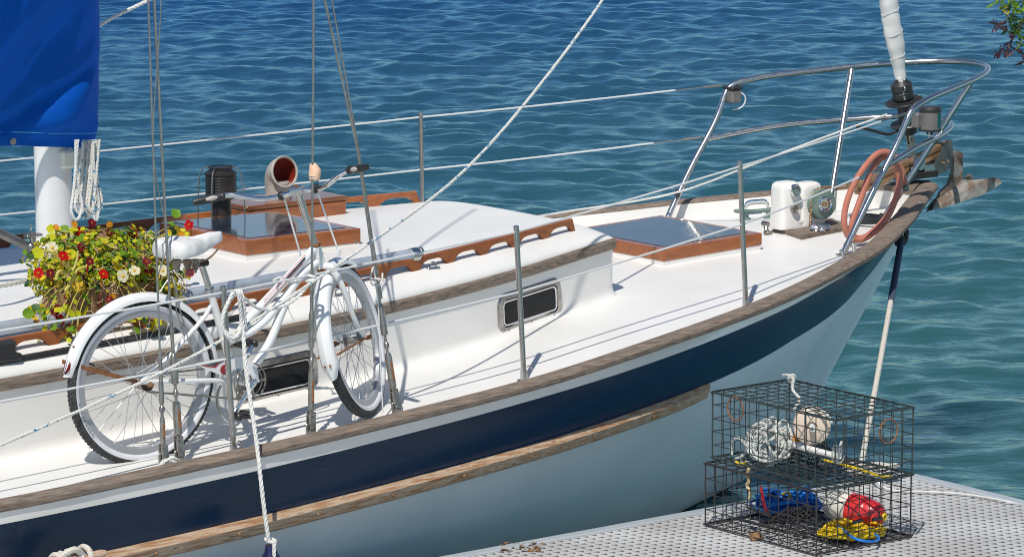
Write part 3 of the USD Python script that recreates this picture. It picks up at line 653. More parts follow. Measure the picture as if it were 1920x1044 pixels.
boat.part('lashing', rope(spline([pY(300, 880, -1.86) + A([-.01, -.02, .02]), pY(318, 856, -1.86) + A([0, -.035, 0]), pY(334, 868, -1.86) + A([0, -.02, 0]), pY(316, 862, -1.86), pY(292, 872, -1.86) + A([0, -.03, 0])], 30), .006), 'white_rope')

# ------------------------------------------------------------------ deck gear in the bow
def deckhit(px, py, dz=0.0):
    d = ray(px, py); g = lambda t: (CAM + d * t)[2] - float(deck_z(min(max((CAM + d * t)[0], 4.6), 13.88), (CAM + d * t)[1])) - dz
    t = brentq(g, 10, 24); return CAM + d * t
def slab(pxs, ys, thick):
    """an outline seen in the photograph, standing upright at distance y, with real thickness"""
    from shapely.geometry import Polygon
    ys = np.broadcast_to(A(ys, float), (len(pxs),)); P = A([pY(a_, b_, y) for (a_, b_), y in zip(pxs, ys)])
    v2, f2 = trimesh.creation.triangulate_polygon(Polygon(pxs), engine='earcut'); v2 = A(v2); k = len(pxs)
    idx = A([int(np.argmin(((A(pxs) - q) ** 2).sum(1))) for q in v2]); f = idx[A(f2)]
    n = np.cross(P[f[0, 1]] - P[f[0, 0]], P[f[0, 2]] - P[f[0, 0]])
    if n[1] > 0: f = f[:, ::-1]
    i = np.arange(k); j = (i + 1) % k; area = sum(pxs[a_][0] * pxs[(a_ + 1) % k][1] - pxs[(a_ + 1) % k][0] * pxs[a_][1] for a_ in range(k))
    s1, s2 = np.stack([i, j, i + k], 1), np.stack([j, j + k, i + k], 1)
    if area > 0: pass
    else: s1, s2 = s1[:, ::-1], s2[:, ::-1]
    # separate copies keep the rim edges crisp
    V = np.vstack([P, P + A([0, thick, 0]), P, P + A([0, thick, 0])]); F = np.vstack([f, f[:, ::-1] + k, s1 + 2 * k, s2 + 2 * k])
    return V, F
def chain(path, r, n_link=None):
    p = poly(spline(path, 60), r * 3.1); out = []; t, u, w = frames(p)
    for i in range(len(p)):
        a, b = (u[i], w[i]) if i % 2 else (w[i], u[i]); an = np.linspace(0, 2 * math.pi, 8, endpoint=False)
        out.append(tube(p[i] + r * 2.1 * np.cos(an)[:, None] * t[i] + r * 1.25 * np.sin(an)[:, None] * a, r * .5, 4, closed=True))
    return join(out)
bp_ = [deckhit(*q) for q in ((1449, 433), (1503, 450), (1592, 432), (1560, 417), (1478, 417))]
wl = boat.part('windlass_base', prism([q + _Z * .002 for q in bp_], _Z * .022), 'weathered_teak', label='grey wooden pad under the anchor windlass')
face = nrm(A([-.22, -1, .08]))
def tower(c, w, d, h, lean_=(0, 0)):
    a = np.linspace(0, 2 * math.pi, 20, endpoint=False); P = []
    for z, k, m in ((0, 1.12, 0), (.02, 1.12, 0), (.06, 1.0, 0), (h * .5, .94, .3), (h * .85, .90, .8), (h * .95, .82, 1), (h, .6, 1)):
        P.append(c + A([lean_[0] * m, lean_[1] * m, z]) + np.stack([w * k * np.sign(np.cos(a)) * np.abs(np.cos(a)) ** .5, d * k * np.sign(np.sin(a)) * np.abs(np.sin(a)) ** .5, 0 * a], 1))
    return ringmesh(A(P))
t1, t2 = deckhit(1484, 428, .022) + A([0, .04, 0]), deckhit(1531, 423, .022) + A([.0, .06, 0])
wb = boat.part('windlass', [tower(t1, .078, .062, .242, (-.008, 0)), tower(t2 - A([.02, 0, 0]), .086, .058, .225), box((t1 + t2) / 2 + _Z * .03, [np.linalg.norm(t2 - t1) + .12, .13, .055], [nrm((t2 - t1) * [1, 1, 0]), nrm(np.cross(_Z, t2 - t1)), _Z], b=.015)], 'gelcoat', label='white anchor windlass with chrome caps and green gypsy', smooth=50)
def cap(px, py, y, r, m, inner=None):
    c = pY(px, py, y); q = boat.part('cap', lathe([(r, -.02), (r, .004), (r * .86, .012), (r * .70, .010), (r * .62, .0), (0.001, .0)], c, face, 24), m, parent=wb)
    if inner: boat.part('dial', lathe([(r * .6, .001), (.001, .003)], c, face, 20), inner, parent=wb)
yf = t1[1] - .062
cap(1492, 357, yf - .012, .032, 'chrome', 'verdigris'); cap(1490.5, 391, yf - .012, .023, 'aged_steel')
gy = pY(1539, 382, t2[1] - .085)
gyp = boat.part('gypsy', lathe([(.03, -.035), (.074, -.034), (.080, -.022), (.058, -.006), (.058, .004), (.080, .018), (.074, .03), (.035, .034)], gy, face, 26), 'verdigris', parent=wb, smooth=25)
boat.part('hub_cap', lathe([(.041, .03), (.041, .048), (.036, .054), (.028, .050), (.023, .04), (.001, .04)], gy, face, 24), 'chrome', parent=wb)
boat.part('hub', lathe([(.016, .04), (.014, .05), (.004, .052), (.001, .05)], gy, face, 14), 'bronze_pitted', parent=wb)
cy_ = gy[1]
boat.part('chain', chain([pY(1519, 424, cy_), pY(1520, 400, cy_ - .01), pY(1523, 372, cy_ - .005), pY(1532, 357, cy_), pY(1548, 352, cy_ + .02), pY(1570, 352, cy_ + .05), pY(1600, 345, .0), pY(1648, 333, .0)], .0062), 'bronze_pitted', parent=wb, label='rusty anchor chain over the gypsy')
fo = trimesh.creation.icosphere(2, 1.0); fv = A(fo.vertices) * (1 + .5 * (rng.random((len(fo.vertices), 1)) - .5)) * [.06, .04, .022]
boat.part('foil', (fv + deckhit(1537, 428, .03), A(fo.faces)), 'foil', parent=wb, smooth=False, label='crumpled silver foil')
# cleat, fairlead, hatch hinge
cl = [deckhit(1400, 412), deckhit(1440, 409)]; cz = .045
boat.part('cleat', [tube(spline([cl[0] + nrm(cl[0] - cl[1]) * .07 + _Z * (cz + .008), cl[0] + _Z * cz, cl[1] + _Z * cz, cl[1] + nrm(cl[1] - cl[0]) * .06 + _Z * (cz + .008)], 16), [.006] + [.011] * 14 + [.006], 8)] + [lathe([(.026, 0), (.024, .006), (.011, .014), (.012, cz)], q, n=12) for q in cl], 'verdigris', label='bronze green mooring cleat on the foredeck')
hp = meet(1418, 389, lambda x: float(B(x)) - .012, 9, 13.6); hu = nrm(A([1, float(B(hp[0] + .1) - B(hp[0] - .1)) / .2, .1])); hn = np.cross(hu, _Z); hn = nrm(hn)
if hn[1] > 0: hn = -hn
q = rrect(.128, .072, .034, 7); hr_ = hp + q[:, :1] * hu + q[:, 1:] * _Z + hn * .004
boat.part('fairlead', [tube(hr_, .0095, 8, closed=True)], 'chrome', label='chrome oval fairlead in the far bulwark')
h0 = deckhit(1440, 440, .0); boat.part('hinge', [box(h0 + A([0, 0, .01]), [.04, .03, .02]), rod(h0 + A([-.01, 0, .02]), h0 + A([.0, .02, .055]), .012), rod(h0 + A([0, .02, .055]) - A([.0, .02, 0]), h0 + A([0, .04, .055]), .014)], 'aged_steel')
boat.part('deck_filler', lathe([(.012, 0), (.012, .05), (.017, .05), (.017, .062), (.0, .064)], deckhit(1601, 478), n=12), 'chrome')

# bow roller with cheek plates
near_pl = [(1775, 264), (1778, 261.5), (1782, 261), (1786, 266), (1787, 285), (1785, 310), (1776, 322), (1755, 329), (1752, 308)]
br = boat.part('bow_roller', [slab(near_pl, -.05, .006)], 'cheek_steel', label='steel bow roller with two cheek plates', smooth=False)
boat.part('cheek_plate', (lambda m: (m[0] + A([0, .10, 0]), m[1]))(slab(near_pl, -.05, .006)), 'cheek_steel', parent=br, smooth=False)
boat.part('cheek_bracket', slab([(1733, 311), (1752, 308), (1755, 329), (1735, 331)], -.056, .10), 'steel', parent=br, smooth=False)
boat.part('roller', rod(pY(1727, 308, -.06), pY(1727, 308, -.06) + A([0, .12, 0]), .034, 18), 'steel', parent=br)
boat.part('clevis_pin', [rod(pY(1771, 306, -.07), pY(1771, 306, -.07) + A([0, .14, 0]), .006, 8), torus(pY(1778, 302, -.072), (.2, -1, .3), .008, .002, 12, 4)], 'bronze_pitted', parent=br)
boat.part('roller_pad', [box(pY(1712, 327, 0), [.26, .13, .035], b=.006), box(pY(1722, 318, 0) - A([.03, 0, 0]), [.12, .09, .05], b=.01)], 'black_iron', parent=br)
boat.part('mooring_chock', [torus(pY(1694, 440, -.36), nrm(A([.5, -1, 0])), .045, .014, 18, 8), box(pY(1688, 452, -.37), [.07, .03, .05], b=.01)], 'black_iron')

# ------------------------------------------------------------------ anchor hanging in the bow roller
an = Thing('plough_anchor', 'rusty plough anchor hanging in the steel bow roller', 'anchor', pY(1800, 330, 0))
s0, s1 = pY(1606, 357, 0), pY(1778, 274, 0); sd = nrm(s1 - s0); up_ = nrm(_Z - sd * sd[2])
sh = lambda o0, o1, w: hullpts([q + up_ * o + A([0, y, 0]) for q in (s0, s1) for o in (o0, o1) for y in (-w, w)])
an.part('shank', [sh(.012, .032, .020), sh(-.024, -.006, .022), sh(-.012, .018, .010)], 'bronze_pitted', smooth=False)
an.part('shank_arm', slab([(1786, 283), (1796, 283), (1804, 287), (1806, 304), (1805, 335), (1797, 352), (1776, 366), (1764, 371), (1766, 362), (1782, 346), (1789, 325), (1789, 304)], -.016, .032), 'anchor_metal', smooth=False)
an.part('pivot_bolt', rod(pY(1801, 291, -.03), pY(1801, 291, .03), .016, 12), 'anchor_tip')
fl = [(1805, 336), (1822, 338), (1847, 336), (1864, 333), (1874, 335), (1879, 343), (1864, 353), (1841, 366), (1799, 380), (1767, 390), (1748, 393), (1750, 379), (1767, 363), (1784, 352), (1796, 340)]
fy = [-.02, -.04, -.075, -.10, -.11, -.115, -.10, -.085, -.065, -.04, -.025, -.008, -.008, -.008, -.012]
f1 = slab(fl, fy, .012); an.part('fluke', f1, 'anchor_metal', smooth=False); an.part('fluke', mirror(f1), 'anchor_metal', smooth=False)
an.part('fluke_tip', hullpts([pY(1750, 379, -.02), pY(1750, 379, .02), pY(1748, 394, -.045), pY(1748, 394, .045), pY(1735, 398, 0), pY(1758, 372, 0)]), 'anchor_tip', smooth=False)

# ------------------------------------------------------------------ furler and furled headsail on the forestay
f0, f1_ = pY(1708, 268, 0), pY(1662, -10, 0); fd = nrm(f1_ - f0); fat = lambda py: f0 + (f1_ - f0) * ((268 - py) / 278.0)
fu = Thing('jib_furler', 'black drum furler on the forestay inside the bow pulpit', 'furler', f0)
fu.part('drum', lathe([(.042, -.04), (.046, .0), (.038, .055), (.042, .08)], fat(212), fd, 24), 'black_plastic')
fu.part('lower_flange', lathe([(.03, -.012), (.092, -.008), (.097, .0), (.092, .006), (.03, .010)], fat(231), fd, 36), 'black_plastic')
uf = fu.part('upper_flange', lathe([(.03, -.006), (.100, -.006), (.106, .0), (.103, .005), (.03, .010)], fat(190), fd, 36), 'black_plastic')
X_, Y_, Z__ = basis(fd)
for k in range(12):
    a = k * math.pi / 6; d = math.cos(a) * X_ + math.sin(a) * Y_; c = fat(190) + fd * .009
    fu.part('rib', rod(c + d * .05, c + d * .095 - fd * .003, .0045, 6), 'black_plastic', parent=uf)
for k in range(3):
    a = .5 + k * 2.1; d = math.cos(a) * X_ + math.sin(a) * Y_; fu.part('screw', lathe([(.006, 0), (.004, .003)], fat(190) + d * .082 + fd * .006, fd, 8), 'chrome', parent=uf)
fu.part('swivel', lathe([(.042, 0), (.057, .003), (.058, .034), (.054, .038), (.054, .044), (.058, .048), (.057, .080), (.044, .092), (.02, .115)], fat(184), fd, 28), 'black_plastic', smooth=25)
fu.part('tack_fin', prism([fat(168) + X_ * .0, fat(168) + RGT * .035, fat(150) + RGT * .022, fat(142) + RGT * .006], FWD * .012), 'black_plastic')
fu.part('tack_shackle', [torus(fat(168) - FWD * .058, (1, 0, 0), .014, .004, 16, 6), torus(fat(176) - FWD * .062, (0, 0, 1), .011, .003, 14, 6), rod(fat(180) - FWD * .058, fat(188) - FWD * .058, .007)], 'steel')
fu.part('line_guide', [tube(spline([pY(1607, 239, -.0), pY(1640, 246, 0), pY(1672, 251, 0), pY(1690, 240, 0)], 14), .008, 8), torus(pY(1607, 236, 0), (1, .3, 0), .010, .003, 12, 5)], 'black_plastic')
fu.part('base_cage', [lathe([(.028, -.03), (.046, -.02), (.044, .02), (.028, .03)], fat(242), fd, 20)], 'black_plastic')
fu.part('toggle', [box(fat(268) + Y_ * s_ * .014, [.03, .006, .12], [X_, Y_, fd]) for s_ in (-1, 1)] + [rod(fat(262) - Y_ * .03, fat(262) + Y_ * .03, .009), rod(fat(292), fat(245), .008), box(fat(285), [.03, .03, .10], [X_, Y_, fd])], 'aged_steel')
sp, sr, n_ = [], [], 26
for k in range(n_ + 14):
    py = 146 - k * 8.0; sp.append(fat(py) + RGT * .004); sr.append(.032 + .020 * min(1, max(0, (140 - py) / 60.0)) + .0022 * math.sin(k * 1.9))
js = ringmesh(A([c + r * (np.cos(a)[:, None] * X_ + np.sin(a)[:, None] * Y_ * .86) * (1 + .05 * np.sin(3 * a + k * .5))[:, None] for k, (c, r) in enumerate(zip(sp, sr)) for a in [np.linspace(0, 2 * math.pi, 26, endpoint=False)]]))
sail = Thing('furled_headsail', 'white furled headsail rolled round the forestay above the black furler', 'sail', fat(146))
sail.part('rolled_sail', js, 'sailcloth', smooth=60)
for py in (104, 62, 20):   # spiral edges of the wraps
    th = np.linspace(2.2, 6.4, 30); c = fat(py); rr_ = .032 + .020 * min(1, (140 - py) / 60.0) + .0015
    sail.part('wrap_edge', tube([fat(py - 5 * (t - 4.3) / 2.1) + RGT * .004 + rr_ * (math.cos(t) * X_ + math.sin(t) * Y_ * .88) for t in th], .0018, 5), 'sailcloth')
sail.part('tack_strap', [box(fat(150) - FWD * .02 + RGT * .006, [.034, .012, .11], [RGT, FWD, fd], b=.004), box(fat(158) - FWD * .03 + RGT * .002, [.024, .010, .08], [nrm(RGT + .3 * fd), FWD, nrm(fd - .3 * RGT)], b=.004)], 'sailcloth')

# ------------------------------------------------------------------ running lines
def line(name, path, r, m, label, group=None, twisted=True, cat='rope'):
    single(name, rope(path, r) if twisted else tube(spline(path, 80), r, 7), m, label, cat, group, smooth=50)
line('furling_line', [pY(1663, 215, .0), pY(1385, 319, .2), pY(1268, 361, .60), pY(1021, 404, .80), pY(900, 432, .82)], .0062, 'white_rope', 'thin white furling line running aft from the black furler drum')
single('line_fairlead', [torus(pY(1270, 363, .66), nrm(A([1, -.4, .2])), .016, .009, 16, 8)], 'black_plastic', 'small black fairlead clamped on the far pulpit leg', 'fairlead')
sheet = [pY(-40, 853, -1.93), pY(0, 835, -1.92), pY(230, 733, -1.89), pY(430, 629, -1.86), pY(583, 531, -1.84), pY(706, 447, -1.79), pY(860, 330, -1.55), pY(1000, 175, -1.25), pY(1130, 0, -.95), pY(1200, -110, -.75)]
line('jib_sheet', sheet, .0072, 'fleck_rope', 'white jib sheet with blue flecks rising diagonally past the bicycle')
line('topping_line', [pY(150, 72, .25), pY(190, 46, .25), pY(280, 0, .3), pY(380, -60, .35)], .0095, 'white_rope', 'white rope leaving the upper edge of the blue sail cover')
line('deck_rope', [pY(-30, 537, -.55), pY(0, 535, -.55), pY(40, 528, -.50), pY(85, 524, -.40)], .013, 'fleck_rope', 'blue flecked rope lying on the roof beside the mast foot')
# halyards hanging in loops at the front of the mast
hal = Thing('halyard_coil', 'bunch of white halyard tails hanging in loops below the blue sail cover', 'rope', pY(160, 300, -.09))
for k, (x0_, x1_, yb, m) in enumerate(((142, 158, 400, 'white_rope'), (150, 170, 408, 'fleck_rope'), (158, 176, 396, 'white_rope'), (163, 184, 404, 'white_rope'), (146, 180, 388, 'fleck_rope'), (168, 188, 400, 'fleck_rope'), (176, 183, 414, 'fleck_rope'), (136, 150, 412, 'white_rope'))):
    y = -.06 - .016 * k
    hal.part('loop', rope(spline([pY(x0_ + 10, 262, y), pY(x0_ + 6, 310, y), pY(x0_, 370, y - .01), pY(x0_ + 1, yb - 6, y - .015), pY((x0_ + x1_) / 2, yb, y - .015), pY(x1_, yb - 8, y - .01), pY(x1_ - 3, 350, y), pY(x1_ - 8, 300, y), pY(x1_ - 8, 262, y)], 50), .0072), m)

# ------------------------------------------------------------------ pink hose on the pulpit, dark hose on deck
hy = -.60
hose = [(1684, 300), (1672, 289), (1654, 285), (1629, 304), (1604, 340), (1587, 382), (1583, 419), (1592, 444), (1609, 450), (1634, 439), (1661, 412), (1679, 374), (1687, 340), (1678, 308), (1661, 293), (1641, 309), (1626, 340), (1604, 399), (1597, 424), (1599, 441), (1612, 447), (1640, 431), (1668, 398), (1684, 356), (1682, 320), (1676, 301), (1684, 308), (1694, 332), (1698, 352)]
ph = Thing('pink_hose', 'salmon pink rubber hose hung in loops on the bow pulpit', 'hose', pY(1640, 445, hy))
ph.part('loops', tube(spline([pY(a_, b_, hy + .018 * math.sin(i * .55) + .0016 * i) for i, (a_, b_) in enumerate(hose)], 170), .0165, 10), 'hose_pink')
ph.part('coupling', [rod(pY(1697, 349, hy + .03), pY(1699, 357, hy + .03), .017, 10)], 'verdigris')
ph.part('tie', torus(pY(1596, 444, hy), (1, 0, .2), .02, .005, 14, 5), 'yellow_rope')
dh = deckhit(1627, 416, .012); ths = np.linspace(0, 2 * math.pi * 4, 160)
single('dark_hose_coil', tube(np.stack([dh[0] + (.085 + .006 * np.sin(ths * 1.3)) * np.cos(ths), dh[1] + (.085 + .006 * np.cos(ths * .9)) * np.sin(ths), dh[2] + .009 * ths / 6.28 * .9], 1), .008, 7), 'dark_hose', 'black hose coiled flat on the foredeck behind the pulpit leg', 'hose')

# ------------------------------------------------------------------ silver pole lying along the handrail
pp0, pp1 = pZ(0, 622, 1.522), pZ(783, 483, 1.598); pp0 = pp0 + (pp0 - pp1) * .25; pp0 = pp0 + A([.08, .07, .0]); pp1 = pp1 + A([.075, .11, -.006])
pole = Thing('spinnaker_pole', 'silver spinnaker pole lying along the roof behind the near handrail', 'pole', (pp0 + pp1) / 2)
pole.part('tube', rod(pp0, pp1, .030, 20), 'galvanised')
pole.part('end_cap', [lathe([(.033, -.04), (.034, .0), (.026, .012), (.0, .014)], pp1, nrm(pp1 - pp0), 18), torus(pp1 + nrm(pp1 - pp0) * .02 + _Z * .01, (0, 1, 0), .018, .005, 14, 6)], 'steel')

# ------------------------------------------------------------------ blue cover over boom and mast
def cover():
    T = np.linspace(0, 1, 60); rows = []
    for t in T:
        w = .105 + .44 * t; nose = 8.735 + .012 * math.sin(t * 5)
        x = np.r_[np.linspace(6.0, 8.40, 80)]; n_ = np.linspace(-math.pi / 2, math.pi / 2, 34)[1:]
        side = np.stack([x, np.full(80, -w)], 1); arc = np.stack([8.40 + (nose - 8.40) * np.cos(n_), w * np.sin(n_)], 1)
        far = np.stack([np.linspace(8.36, 6.0, 30), np.full(30, w)], 1); ring = np.vstack([side, arc, far])
        ring[:, 1] *= np.interp(ring[:, 0], [6.0, 8.0, 8.5, 8.8], [1.25, 1.15, 1.0, 1.0])
        zb = np.interp(ring[:, 0], [6, 7.9, 8.3, 8.73], [2.19, 2.175, 2.145, 2.095])
        rows.append(np.column_stack([ring, zb * (1 - t) + 3.4 * t]))
    P = A(rows); s = np.cumsum(np.r_[0, np.linalg.norm(np.diff(P[0][:, :2], axis=0), axis=1)])[None] + 0 * T[:, None]; z = P[..., 2]
    ctr = P.copy(); ctr[..., 1] = 0; ctr[..., 0] = np.minimum(P[..., 0], 8.40); n = P - ctr; n[..., 2] = 0; n /= np.maximum(np.linalg.norm(n, axis=2, keepdims=True), 1e-6)
    x = P[..., 0]
    u = x - .62 * (z - 2.1)                      # folds fan out from the lower front corner
    f1 = meshkit.fbm(np.stack([u * 5.0, z * 1.1, 0 * z], -1), 3, 3) - .5
    f2 = np.abs(meshkit.noise(np.stack([(x + 1.1 * z) * 7.5, (z - .5 * x) * 1.8, 0 * z + 4], -1), 9) - .5) * 2
    low = np.clip((8.72 - x) / .5, 0, 1); front = np.clip((x - 8.1) / .4, 0, 1) * np.clip((2.62 - z) / .4, 0, 1); hem = np.clip((z - P[:1, :, 2] - .03) / .08, .12, 1)
    d = hem * (.10 * f1 * (.35 + .65 * low) + front * (.05 * (1 - f2) + .035) - .02)
    # a soft crease from the hem up to the nose
    cr = np.exp(-((z - (2.16 + (x - 8.05) * .55)) / .035) ** 2) * np.clip((x - 8.0) / .15, 0, 1) * np.clip((8.68 - x) / .1, 0, 1)
    P = P + n * ((d - .03 * cr) * (.15 + .85 * np.abs(n[..., 1])))[..., None]
    return P
CP = cover(); covr = Thing('sail_cover', 'bright blue canvas sail cover draped over boom and mast', 'sail cover', (8.0, 0, 2.1))
inner = CP.copy(); inner[..., 1] *= .97; inner[..., 0] = np.where(CP[..., 0] > 8.4, CP[..., 0] - .008, CP[..., 0])
covr.part('canvas', [flip(gridmesh(CP)), gridmesh(inner), gridmesh(np.stack([CP[0], inner[0]], 0))], 'cover_blue', smooth=60)
hm = CP[3] + (CP[3] - inner[3]) * .12
covr.part('hem_seam', tube(hm[::2], .0018, 4), 'cover_seam')
gp = CP[1, int(np.argmin(np.abs(CP[1, :80, 0] - pY(30, 256, -.13)[0])))]
covr.part('snap', lathe([(.016, -.002), (.015, .004), (.008, .006), (.0, .006)], gp - A([0, .002, -.0]), (0, -1, 0), 16), 'aged_steel')

# ------------------------------------------------------------------ the bicycle on the side deck
YB = -1.63
def bp(px, py, dy=0.0): return pY(px, py, YB + dy)
bike = Thing('bicycle', 'white cruiser bicycle with balloon whitewall tyres standing on the side deck', 'bicycle', bp(265, 871))
def wheel(C, n, R, name, text=None):
    t = .0245; rc = R - t; th = np.radians
    x, y, z = basis(n, (1, 0, 0))
    w = bike.part(name, lathe([(rc - .016, -.016), (rc - .044, -.013), (rc - .050, 0), (rc - .044, .013), (rc - .016, .016)], C, n, 72, caps=False), 'rim', smooth=40)
    pr = [(rc + t * math.cos(a), t * math.sin(a)) for a in th(np.linspace(-84, 84, 15))]
    R_ = []
    ty = bike.part('tyre', lathe(pr, C, n, 96, caps=False), 'rubber', parent=w, smooth=60)
    for s in (-1, 1):
        pr = [(rc + t * math.cos(a), s * t * math.sin(a)) for a in th(np.linspace(84, 150, 7))]
        if s > 0: pr = pr[::-1]
        bike.part('whitewall', lathe(pr[::-1], C, n, 96, caps=False), 'whitewall', parent=w, smooth=60)
    # tread blocks standing proud of the tyre
    tb = []
    for k in range(110):
        a = 2 * math.pi * k / 110; d = math.cos(a) * x + math.sin(a) * y; tg = -math.sin(a) * x + math.cos(a) * y
        for s in (-.55, .55):
            q = C + d * (rc + t * math.cos(s * .95) + .0003) + z * t * math.sin(s * .95); dn = nrm(d * math.cos(s * .95) + z * math.sin(s * .95)); u2 = np.cross(dn, tg)
            tb.append(box(q, [.012, .013, .004], [nrm(tg + .5 * s * u2), nrm(u2 - .5 * s * tg), dn], b=.0008))
    bike.part('tread', tb, 'rubber', parent=w, smooth=False, kind='stuff')
    hub = bike.part('hub', lathe([(.004, -.065), (.006, -.045), (.03, -.034), (.03, -.029), (.014, -.022), (.014, .022), (.03, .029), (.03, .034), (.006, .045), (.004, .065)], C, n, 18), 'aged_steel', parent=w)
    sp = []
    for k in range(36):
        a = 2 * math.pi * k / 36; s = 1 if k % 2 else -1; da = (1.15 if (k // 2) % 2 else -1.15)
        p0 = C + .029 * (math.cos(a + da) * x + math.sin(a + da) * y) + z * .031 * s; p1 = C + (rc - .046) * (math.cos(a) * x + math.sin(a) * y) + z * .004 * s
        sp.append(tube([p0, p1], .0013, 4))
    bike.part('spokes', sp, 'steel', parent=w, kind='stuff')
    va = C + (rc - .05) * (math.cos(3.55) * x + math.sin(3.55) * y); bike.part('valve', rod(va, va - .03 * (math.cos(3.55) * x + math.sin(3.55) * y), .004, 7), 'black_plastic', parent=w)
    return w, x, y, z
RC = bp(265, 716); RAX = nrm(A([.015, 1, .0]))
wr, wx, wy, wz = wheel(RC, RAX, .343, 'rear_wheel')
wy = -wy if wy[2] < 0 else wy          # forward, up
def lettering(word, R, a0, a1):
    out = []
    for i, chr_ in enumerate(word):
        a = math.radians(a0 + (a1 - a0) * i / (len(word) - 1)); d = math.cos(a) * wx + math.sin(a) * wy; tg = (-math.sin(a) * wx + math.cos(a) * wy) * (1 if a1 > a0 else -1)
        m = meshkit.text_mesh(chr_, .011, .001); v, f = vf(m); v = v - A([v[:, 0].mean(), .0055, 0]); up = np.cross(A([0, -1.0, 0]), tg)
        out.append((RC + d * R + A([0, -.0265, 0]) + v[:, :1] * tg + v[:, 1:2] * up + v[:, 2:] * A([0, -1.0, 0]), f))
    return join(out)
bike.part('lettering', lettering('BONTRAGER', .311, 190, 217), 'decal_dark', parent=wr)
def fender(C, n, R, a0, a1, w, name, drop=.022, N=50):
    x, y, z = basis(n, (1, 0, 0)); y = -y if y[2] < 0 else y; rows = []
    for i, a in enumerate(np.radians(np.linspace(a0, a1, N))):
        d = math.cos(a) * x + math.sin(a) * y; e = 1.0 if 2 < i < N - 3 else (.8 if i in (2, N - 3) else (.6 if i in (1, N - 2) else .42))
        sec = [(-1.0, -1.35), (-.97, -.8), (-.8, -.45), (-.45, -.08), (-.12, .03), (0, .12), (.12, .03), (.45, -.08), (.8, -.45), (.97, -.8), (1.0, -1.35)]
        rows.append([C + d * (R + drop * v) + z * (w * u * e) for u, v in sec])
    P = A(rows); inn = P.copy()
    for i, a in enumerate(np.radians(np.linspace(a0, a1, N))): inn[i] -= (math.cos(a) * x + math.sin(a) * y) * .0022
    return bike.part(name, [gridmesh(P), flip(gridmesh(inn)), gridmesh(np.stack([P[:, 0], inn[:, 0]], 0)), flip(gridmesh(np.stack([P[:, -1], inn[:, -1]], 0))), flip(gridmesh(np.stack([P[0], inn[0]], 0))), gridmesh(np.stack([P[-1], inn[-1]], 0))], 'bike_white', smooth=45), x, y, z
fr, fx_, fy_, fz_ = fender(RC, RAX, .370, -12, 170, .033, 'rear_fender')
def on_fender(a, w, lift=.0035):
    a = math.radians(a); d = math.cos(a) * fx_ + math.sin(a) * fy_; v = -abs(w) ** 1.7 * .9
    return RC + d * (.370 + .022 * v + lift) + fz_ * (.033 * w)
def flash(pts, m): bike.part('decal', prism3([on_fender(a, w) for a, w in pts]), m, parent=fr)
def prism3(P): P = A(P); k = len(P); return np.vstack([P.mean(0)[None], P]), A([[0, 1 + i, 1 + (i + 1) % k] for i in range(k)] + [[0, 1 + (i + 1) % k, 1 + i] for i in range(k)])
for s in (-1, 1):
    flash([(152, s * .62), (160, s * .50), (168, s * .28), (167, s * .56), (165, s * .74), (160, s * .70)], 'red_paint')
    flash([(158, s * .16), (163, s * .26), (169, s * .10), (169, s * .04)], 'red_paint'); flash([(164, s * .42), (168, s * .40), (168, s * .16)], 'decal_dark')
bike.part('fender_bolt', lathe([(.006, 0), (.004, .004)], on_fender(150, -.35), RC * 0 + nrm(on_fender(150, -.35) - RC), 8), 'rust', parent=fr)
for s in (-1, 1):
    a = nrm(on_fender(161, s * 1.05) - RC); e = RC + a * .345 + fz_ * s * .042
    bike.part('fender_stay', hullpts([q + o for q in (e, RC + A([-.01, s * .055, 0])) for o in (A([0, .0025, .009]), A([0, -.0025, .009]), A([0, .0025, -.009]), A([0, -.0025, -.009]))]), 'rust', parent=fr)
# frame
W = 'bike_white'
BBc = bp(456, 712)
fm = bike.part('frame', tube([bp(437, 712), bp(424, 650), bp(393, 543)], .0165, 14), W)
bike.part('frame_tube', tube(spline([bp(590, 466), bp(565, 492), bp(540, 520), bp(513, 549), bp(491, 572), bp(473, 590), bp(459, 607), bp(450, 622), bp(438, 634), bp(424, 640)], 60), .0195, 14), W, parent=fm)
bike.part('frame_tube', tube(spline([bp(600, 488), bp(582, 500), bp(561, 520), bp(540, 550), bp(521, 573), bp(500, 598), bp(477, 617), bp(457, 628), bp(440, 634)], 60), .0175, 14), W, parent=fm)
bike.part('frame_tube', tube(spline([bp(540, 550), bp(534, 570), bp(522, 600), bp(507, 638), bp(487, 671), bp(458, 708)], 50), .0185, 14), W, parent=fm)
for s in (-1, 1):
    bike.part('seat_stay', tube(spline([bp(394, 574), bp(386, 590, s * .035), bp(350, 632, s * .062), bp(314, 672, s * .064), bp(264, 714, s * .06)], 30), .0095, 10), W, parent=fm)
    bike.part('chain_stay', tube(spline([bp(452, 714, s * .02), bp(415, 713, s * .045), bp(350, 714, s * .06), bp(264, 716, s * .06)], 24), .0105, 10), W, parent=fm)
bike.part('bottom_bracket', rod(BBc + A([0, -.04, 0]), BBc + A([0, .04, 0]), .024, 18), W, parent=fm)
hT, hB = bp(592, 462), bp(603, 501); hax = nrm(A([.36, 0, -.933])); bike.part('head_tube', lathe([(.023, 0), (.0215, .01), (.0215, np.linalg.norm(hB - hT) - .01), (.023, np.linalg.norm(hB - hT))], hT, nrm(hB - hT), 18), W, parent=fm)
bike.part('headset', [lathe([(.023, -.012), (.024, -.006), (.022, 0)], hT, nrm(hB - hT), 18)], 'rust', parent=fm)
bike.part('headset', [lathe([(.022, 0), (.025, .006), (.022, .016)], hB, nrm(hB - hT), 18)], 'rust', parent=fm)
